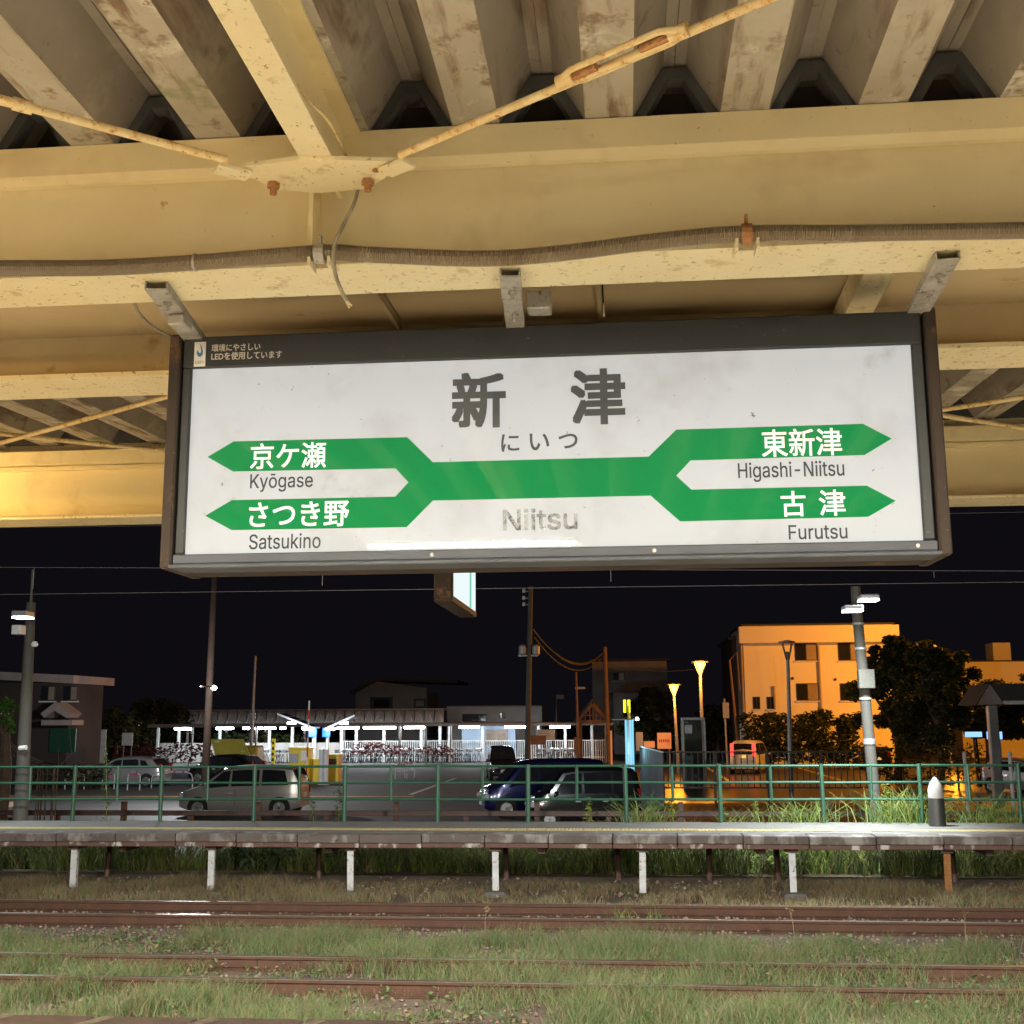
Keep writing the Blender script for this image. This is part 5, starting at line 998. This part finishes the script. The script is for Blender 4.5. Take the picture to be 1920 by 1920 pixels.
# lit signs near the centre right
q0, q1 = at(1171,1348,55), at(1190,1440,55)
t = thing('cyan_lit_column','lit cyan and white banner column with yellow lamps on top','sign',((q0.x+q1.x)/2,55,GZ)); MB().bev((q0.x,55,-1.2),(q1.x,55.35,q0.z),.02).build('column', 'grey_steel', t)
for i, m_ in enumerate(('cyan_neon','white','blue_neon','cyan_neon')): xx = q0.x+(q1.x-q0.x)*i/4; MB().box((xx+.01,54.97,-1.1),(xx+(q1.x-q0.x)/4-.01,54.995,q0.z-.05)).build('light_strip', m_, t)
MB().tube([((q0.x+q1.x)/2,55.2,q0.z),((q0.x+q1.x)/2,55.2,q0.z+.6)], .06, 8).build('stem', 'yellow', t)
for px in (1171,1179): c0, c1 = at(px,1312,55), at(px,1336,55); MB().tube([(c0.x,55.2,c1.z),(c0.x,55.2,c0.z)], .06, 8).build('yellow_tube', 'yellow_neon', t)
MB().tube([at(1195,1348,55)-Vector((.08,0,0)), at(1195,1348,55)+Vector((.06,0,0))], .07, 8).build('spot_lamp', 'flood', t)
MB().tube([at(1147,1349,55), at(1172,1349,55)], .03, 6).build('arm', 'trim_pale', t)
lamp('column_light', 'POINT', (q0.x+.3,54.0,0.2), 60, (.4,.85,1.0), t, shadow_soft_size=.4)
t = thing('orange_marker_post','glowing orange marker post by the gateway','post',(at(1146,1400,84).x,84,GZ)); q0, q1 = at(1144,1370,84), at(1148,1404,84); MB().box((q0.x,84,GZ),(q1.x,84.1,q0.z)).build('post', 'orange_sign', t)
t, a, b = board('orange_notice','orange printed notice board left of the phone booth',1232,1374,1259,1404,66,'orange_sign')
for i in range(6): MB().box((a.x+.1+i*.1,65.985,(a.z+b.z)/2-.08),(a.x+.16+i*.1,65.996,(a.z+b.z)/2+.08)).build('print_mark', 'red', t)
board('orange_notice','small low orange board beside the dark board fence',1207,1390,1228,1402,66,'orange_sign')
board('stone_marker','grey stone marker behind the cyan column',1192,1373,1206,1408,64,'wall_pale','marker',False,.3)
# phone booth
q0, q1 = at(1278,1345,56), at(1322,1345,56); x0, x1, zt = q0.x, q1.x, q0.z
t = thing('phone_booth','grey glass phone booth under the street lamps','phone booth',((x0+x1)/2,56.5,GZ)); MB().bev((x0,56,zt-.14),(x1,57.1,zt),.03).build('roof', 'grey_steel', t)
for x in (x0,x1-.09):
    for y in (56,57.0): MB().box((x,y,GZ),(x+.09,y+.09,zt-.141)).build('corner_post', 'grey_steel', t)
MB().box((x0+.1,57.03,GZ+.05),(x1-.1,57.06,zt-.15)).build('rear_pane', 'glass', t); MB().box((x0+.1,56.02,GZ+1.0),(x1-.1,56.05,GZ+1.06)).build('door_bar', 'grey_steel', t)
MB().bev((x0+.1,56.6,GZ+.95),(x0+.55,56.95,GZ+1.5),.04).build('green_phone', 'green_steel', t); MB().box((x0+.12,56.7,GZ),(x0+.5,56.95,GZ+.94)).build('stand', 'dark_steel', t); MB().bev((x0+.15,56.4,zt-.75),(x0+.5,56.6,zt-.35),.03).build('notice', 'white', t)
# dark vertical bar fence and board fence
t = thing('black_bar_fence','black vertical bar fence before the white wagon','fence',(5,47,GZ)); xa, xb = at(1240,1410,47).x, at(1640,1410,47).x; zt = at(1400,1410,47).z
for z in (zt,zt-1.35): MB().box((xa,46.97,z-.03),(xb,47.03,z+.03)).build('rail', 'dark_steel', t)
x = xa; i = 0
while x < xb: MB().box((x-.02,46.98,zt-1.33),(x+.02,47.02,zt-.03)).build('bar', 'dark_steel', t); x += .235
for i in range(5): x = xa+(xb-xa)*i/4; MB().box((x-.045,46.95,GZ),(x+.045,47.05,zt+.05)).build('post', 'dark_steel', t)
t = thing('dark_board_fence','dark board fence with pale capping beside the cyan column','fence',(2,52,GZ)); A, B = at(1199,1400,56), at(1243,1412,44)
for i in range(10): f = i/10; p, q = A.lerp(B,f), A.lerp(B,(i+.94)/10); p2 = Vector((q.x,q.y,0)); MB().prism([(0,0),(1,0),(1,1),(0,1)], (p.x,p.y,GZ), (q.x-p.x,q.y-p.y,0), (0,0,p.z-GZ), (.04,.01,0)).build('board', 'roof_dark', t)
MB().tube([A+Vector((0,0,.03)),B+Vector((0,0,.03))], .035, 5).build('capping', 'white', t)
# bollards, far right lit signs
for px, lab in ((1808,'left white bollard before the kiosk'),(1893,'right white bollard before the kiosk')):
    q = at(px,1412,40); t = thing('white_bollard', lab, 'bollard', (q.x,40,GZ), group='white bollards before the kiosk'); MB().tube([(q.x,40,GZ),(q.x,40,q.z)], .06, 10).build('shaft', 'white', t, smooth=True); MB().lathe([(.06,q.z),(.03,q.z+.05)], (q.x,40,0), n=10).build('cap', 'white', t)
t, b, e = simple_pole('red_vending_sign','post with a small blue lit sign above red left of the kiosk',(1834,1440),(1828,1385),58,.12,.1,'maroon_paint','sign'); q = at(1826,1377,58); MB().bev((q.x-.4,57.9,q.z-.12),(q.x+.35,58.05,q.z+.12),.02).build('lit_panel', 'blue_neon', t)
t, a, b = board('lit_shop_sign','small blue lit sign behind the kiosk post',1850,1372,1880,1386,62,'blue_neon')
# ================================================================== TREES AND HEDGES
def tree(name, label, px, pyt, pyb, Y, wpx, m, n, size, seed, group='trees at the right'):
    random.seed(seed); b_ = at(px,pyb,Y); zt = at(px,pyt,Y).z; zb = at(px,pyb,Y).z; wd = wpx*Y/F/2; t = thing(name, label, 'tree', (b_.x,Y,GZ), group=group); H = zt-zb
    tr = MB().tube([(b_.x,Y,GZ),(b_.x+.1,Y,(GZ+zb)/2+.5),(b_.x,Y,zb+H*.45)], [.22,.17,.1], 9); lum = []
    for i in range(24):
        a_ = random.uniform(0,2*PI); f = random.uniform(.05,.95); rr = wd*math.sin(PI*min(.92,f*.75+.2))*random.uniform(.25,.95); c = Vector((b_.x+rr*math.cos(a_), Y+rr*math.sin(a_), zb+H*f*.92)); s_ = wd*random.uniform(.26,.45)
        lum.append((c.x,c.y,c.z,s_,s_,s_*.75))
        if i % 3 == 0: tr.tube([(b_.x,Y,zb+H*f*.3),(c.x*.5+b_.x*.5,c.y*.5+Y*.5,c.z-.3),c], [.09,.06,.02], 6)
    for i in range(16):
        a_ = random.uniform(0,2*PI); f = random.uniform(.15,1.0); rr = wd*math.sin(PI*min(.95,f*.75+.2))*random.uniform(.95,1.25); s_ = wd*random.uniform(.09,.18); lum.append((b_.x+rr*math.cos(a_),Y+rr*math.sin(a_),zb+H*f,s_,s_,s_))
    tr.build('trunk', 'bark', t); pts = blob_points(lum, n, .25); pts[:,2] = np.minimum(pts[:,2], zt); leaf_mesh('crown', pts, size, m, t); return t
tree('broadleaf_tree','dark round tree in front of the right side of the orange building',1680,1195,1400,62,150,'tree_leaf',1100,.16,11)
tree('broadleaf_tree','tall dark tree right of the round tree',1760,1200,1400,60,160,'tree_leaf',1100,.16,12)
tree('broadleaf_tree','dark tree before the flat roofed building',1850,1255,1390,66,120,'tree_leaf',800,.17,13)
tree('broadleaf_tree','dark tree cut off by the right edge',1935,1262,1400,66,110,'tree_leaf',800,.17,14)
tree('small_tree','small bright green tree lit at the left edge',8,1305,1372,30,50,'tree_leaf_g',560,.07,15,'trees at the left')
tree('broadleaf_tree','dark tree between the brown house and the shelter',290,1310,1400,98,150,'tree_leaf',200,.22,16,'trees at the left')
tree('broadleaf_tree','dark tree behind the lower sodium lamp',1225,1290,1400,92,110,'tree_leaf',200,.2,17,'trees in the centre')
tree('broadleaf_tree','dark tree left of the orange building',1345,1320,1400,95,90,'tree_leaf',200,.2,18,'trees in the centre')
tree('broadleaf_tree','dark tree behind the far left banner',215,1325,1400,80,80,'tree_leaf',220,.2,19,'trees at the left')
def hedge(label, pa, pb, pyt, Y, m, n, size, dep=.6):
    a, b = at(pa,pyt,Y), at(pb,pyt,Y); t = thing('hedge', label, 'hedge', ((a.x+b.x)/2,Y,GZ), group='hedges'); lum = []; x = a.x; H = a.z-GZ
    while x < b.x:
        for f in (.25,.55,.8): lum.append((x+random.uniform(-.3,.3),Y+random.uniform(-.2,.2),GZ+H*f*random.uniform(.9,1.05),.7,dep,H*.2))
        x += .7
    leaf_mesh('foliage', blob_points(lum, n, .3), size, m, t); s_ = MB(); x = a.x
    while x < b.x: s_.tube([(x,Y,GZ),(x,Y,GZ+H*.6)], .04, 5); x += 1.2
    tag(s_.build('stems', 'bark', t), kind='stuff')
hedge('tall clipped hedge at the foot of the orange building',1412,1610,1332,80,'tree_leaf',420,.2)
hedge('low dark hedge under the right trees',1640,1840,1395,56,'tree_leaf',170,.12)
hedge('low dark hedge left of the pale silver hatchback',60,190,1425,56,'tree_leaf',170,.12)
hedge('lit green bush row behind the left end of the shelter',400,560,1372,96,'weed_dark',120,.2)
# bare twigs by the left pole
t = thing('bare_shrub','bare twiggy shrub beside the left lamp pole','shrub',(at(45,1440,25).x,25,-1.6)); m = MB()
random.seed(5)
for i in range(9):
    p = at(random.uniform(20,110),1440,25); q = at(random.uniform(-10,150),random.uniform(1340,1420),25); mid = (p+q)/2+Vector((random.uniform(-.2,.2),random.uniform(-.2,.2),-.15)); m.tube([(p.x,25,-1.6),(p.x,25,p.z),mid,q], [.018,.014,.009,.004], 5)
m.build('branches', 'bark', t)
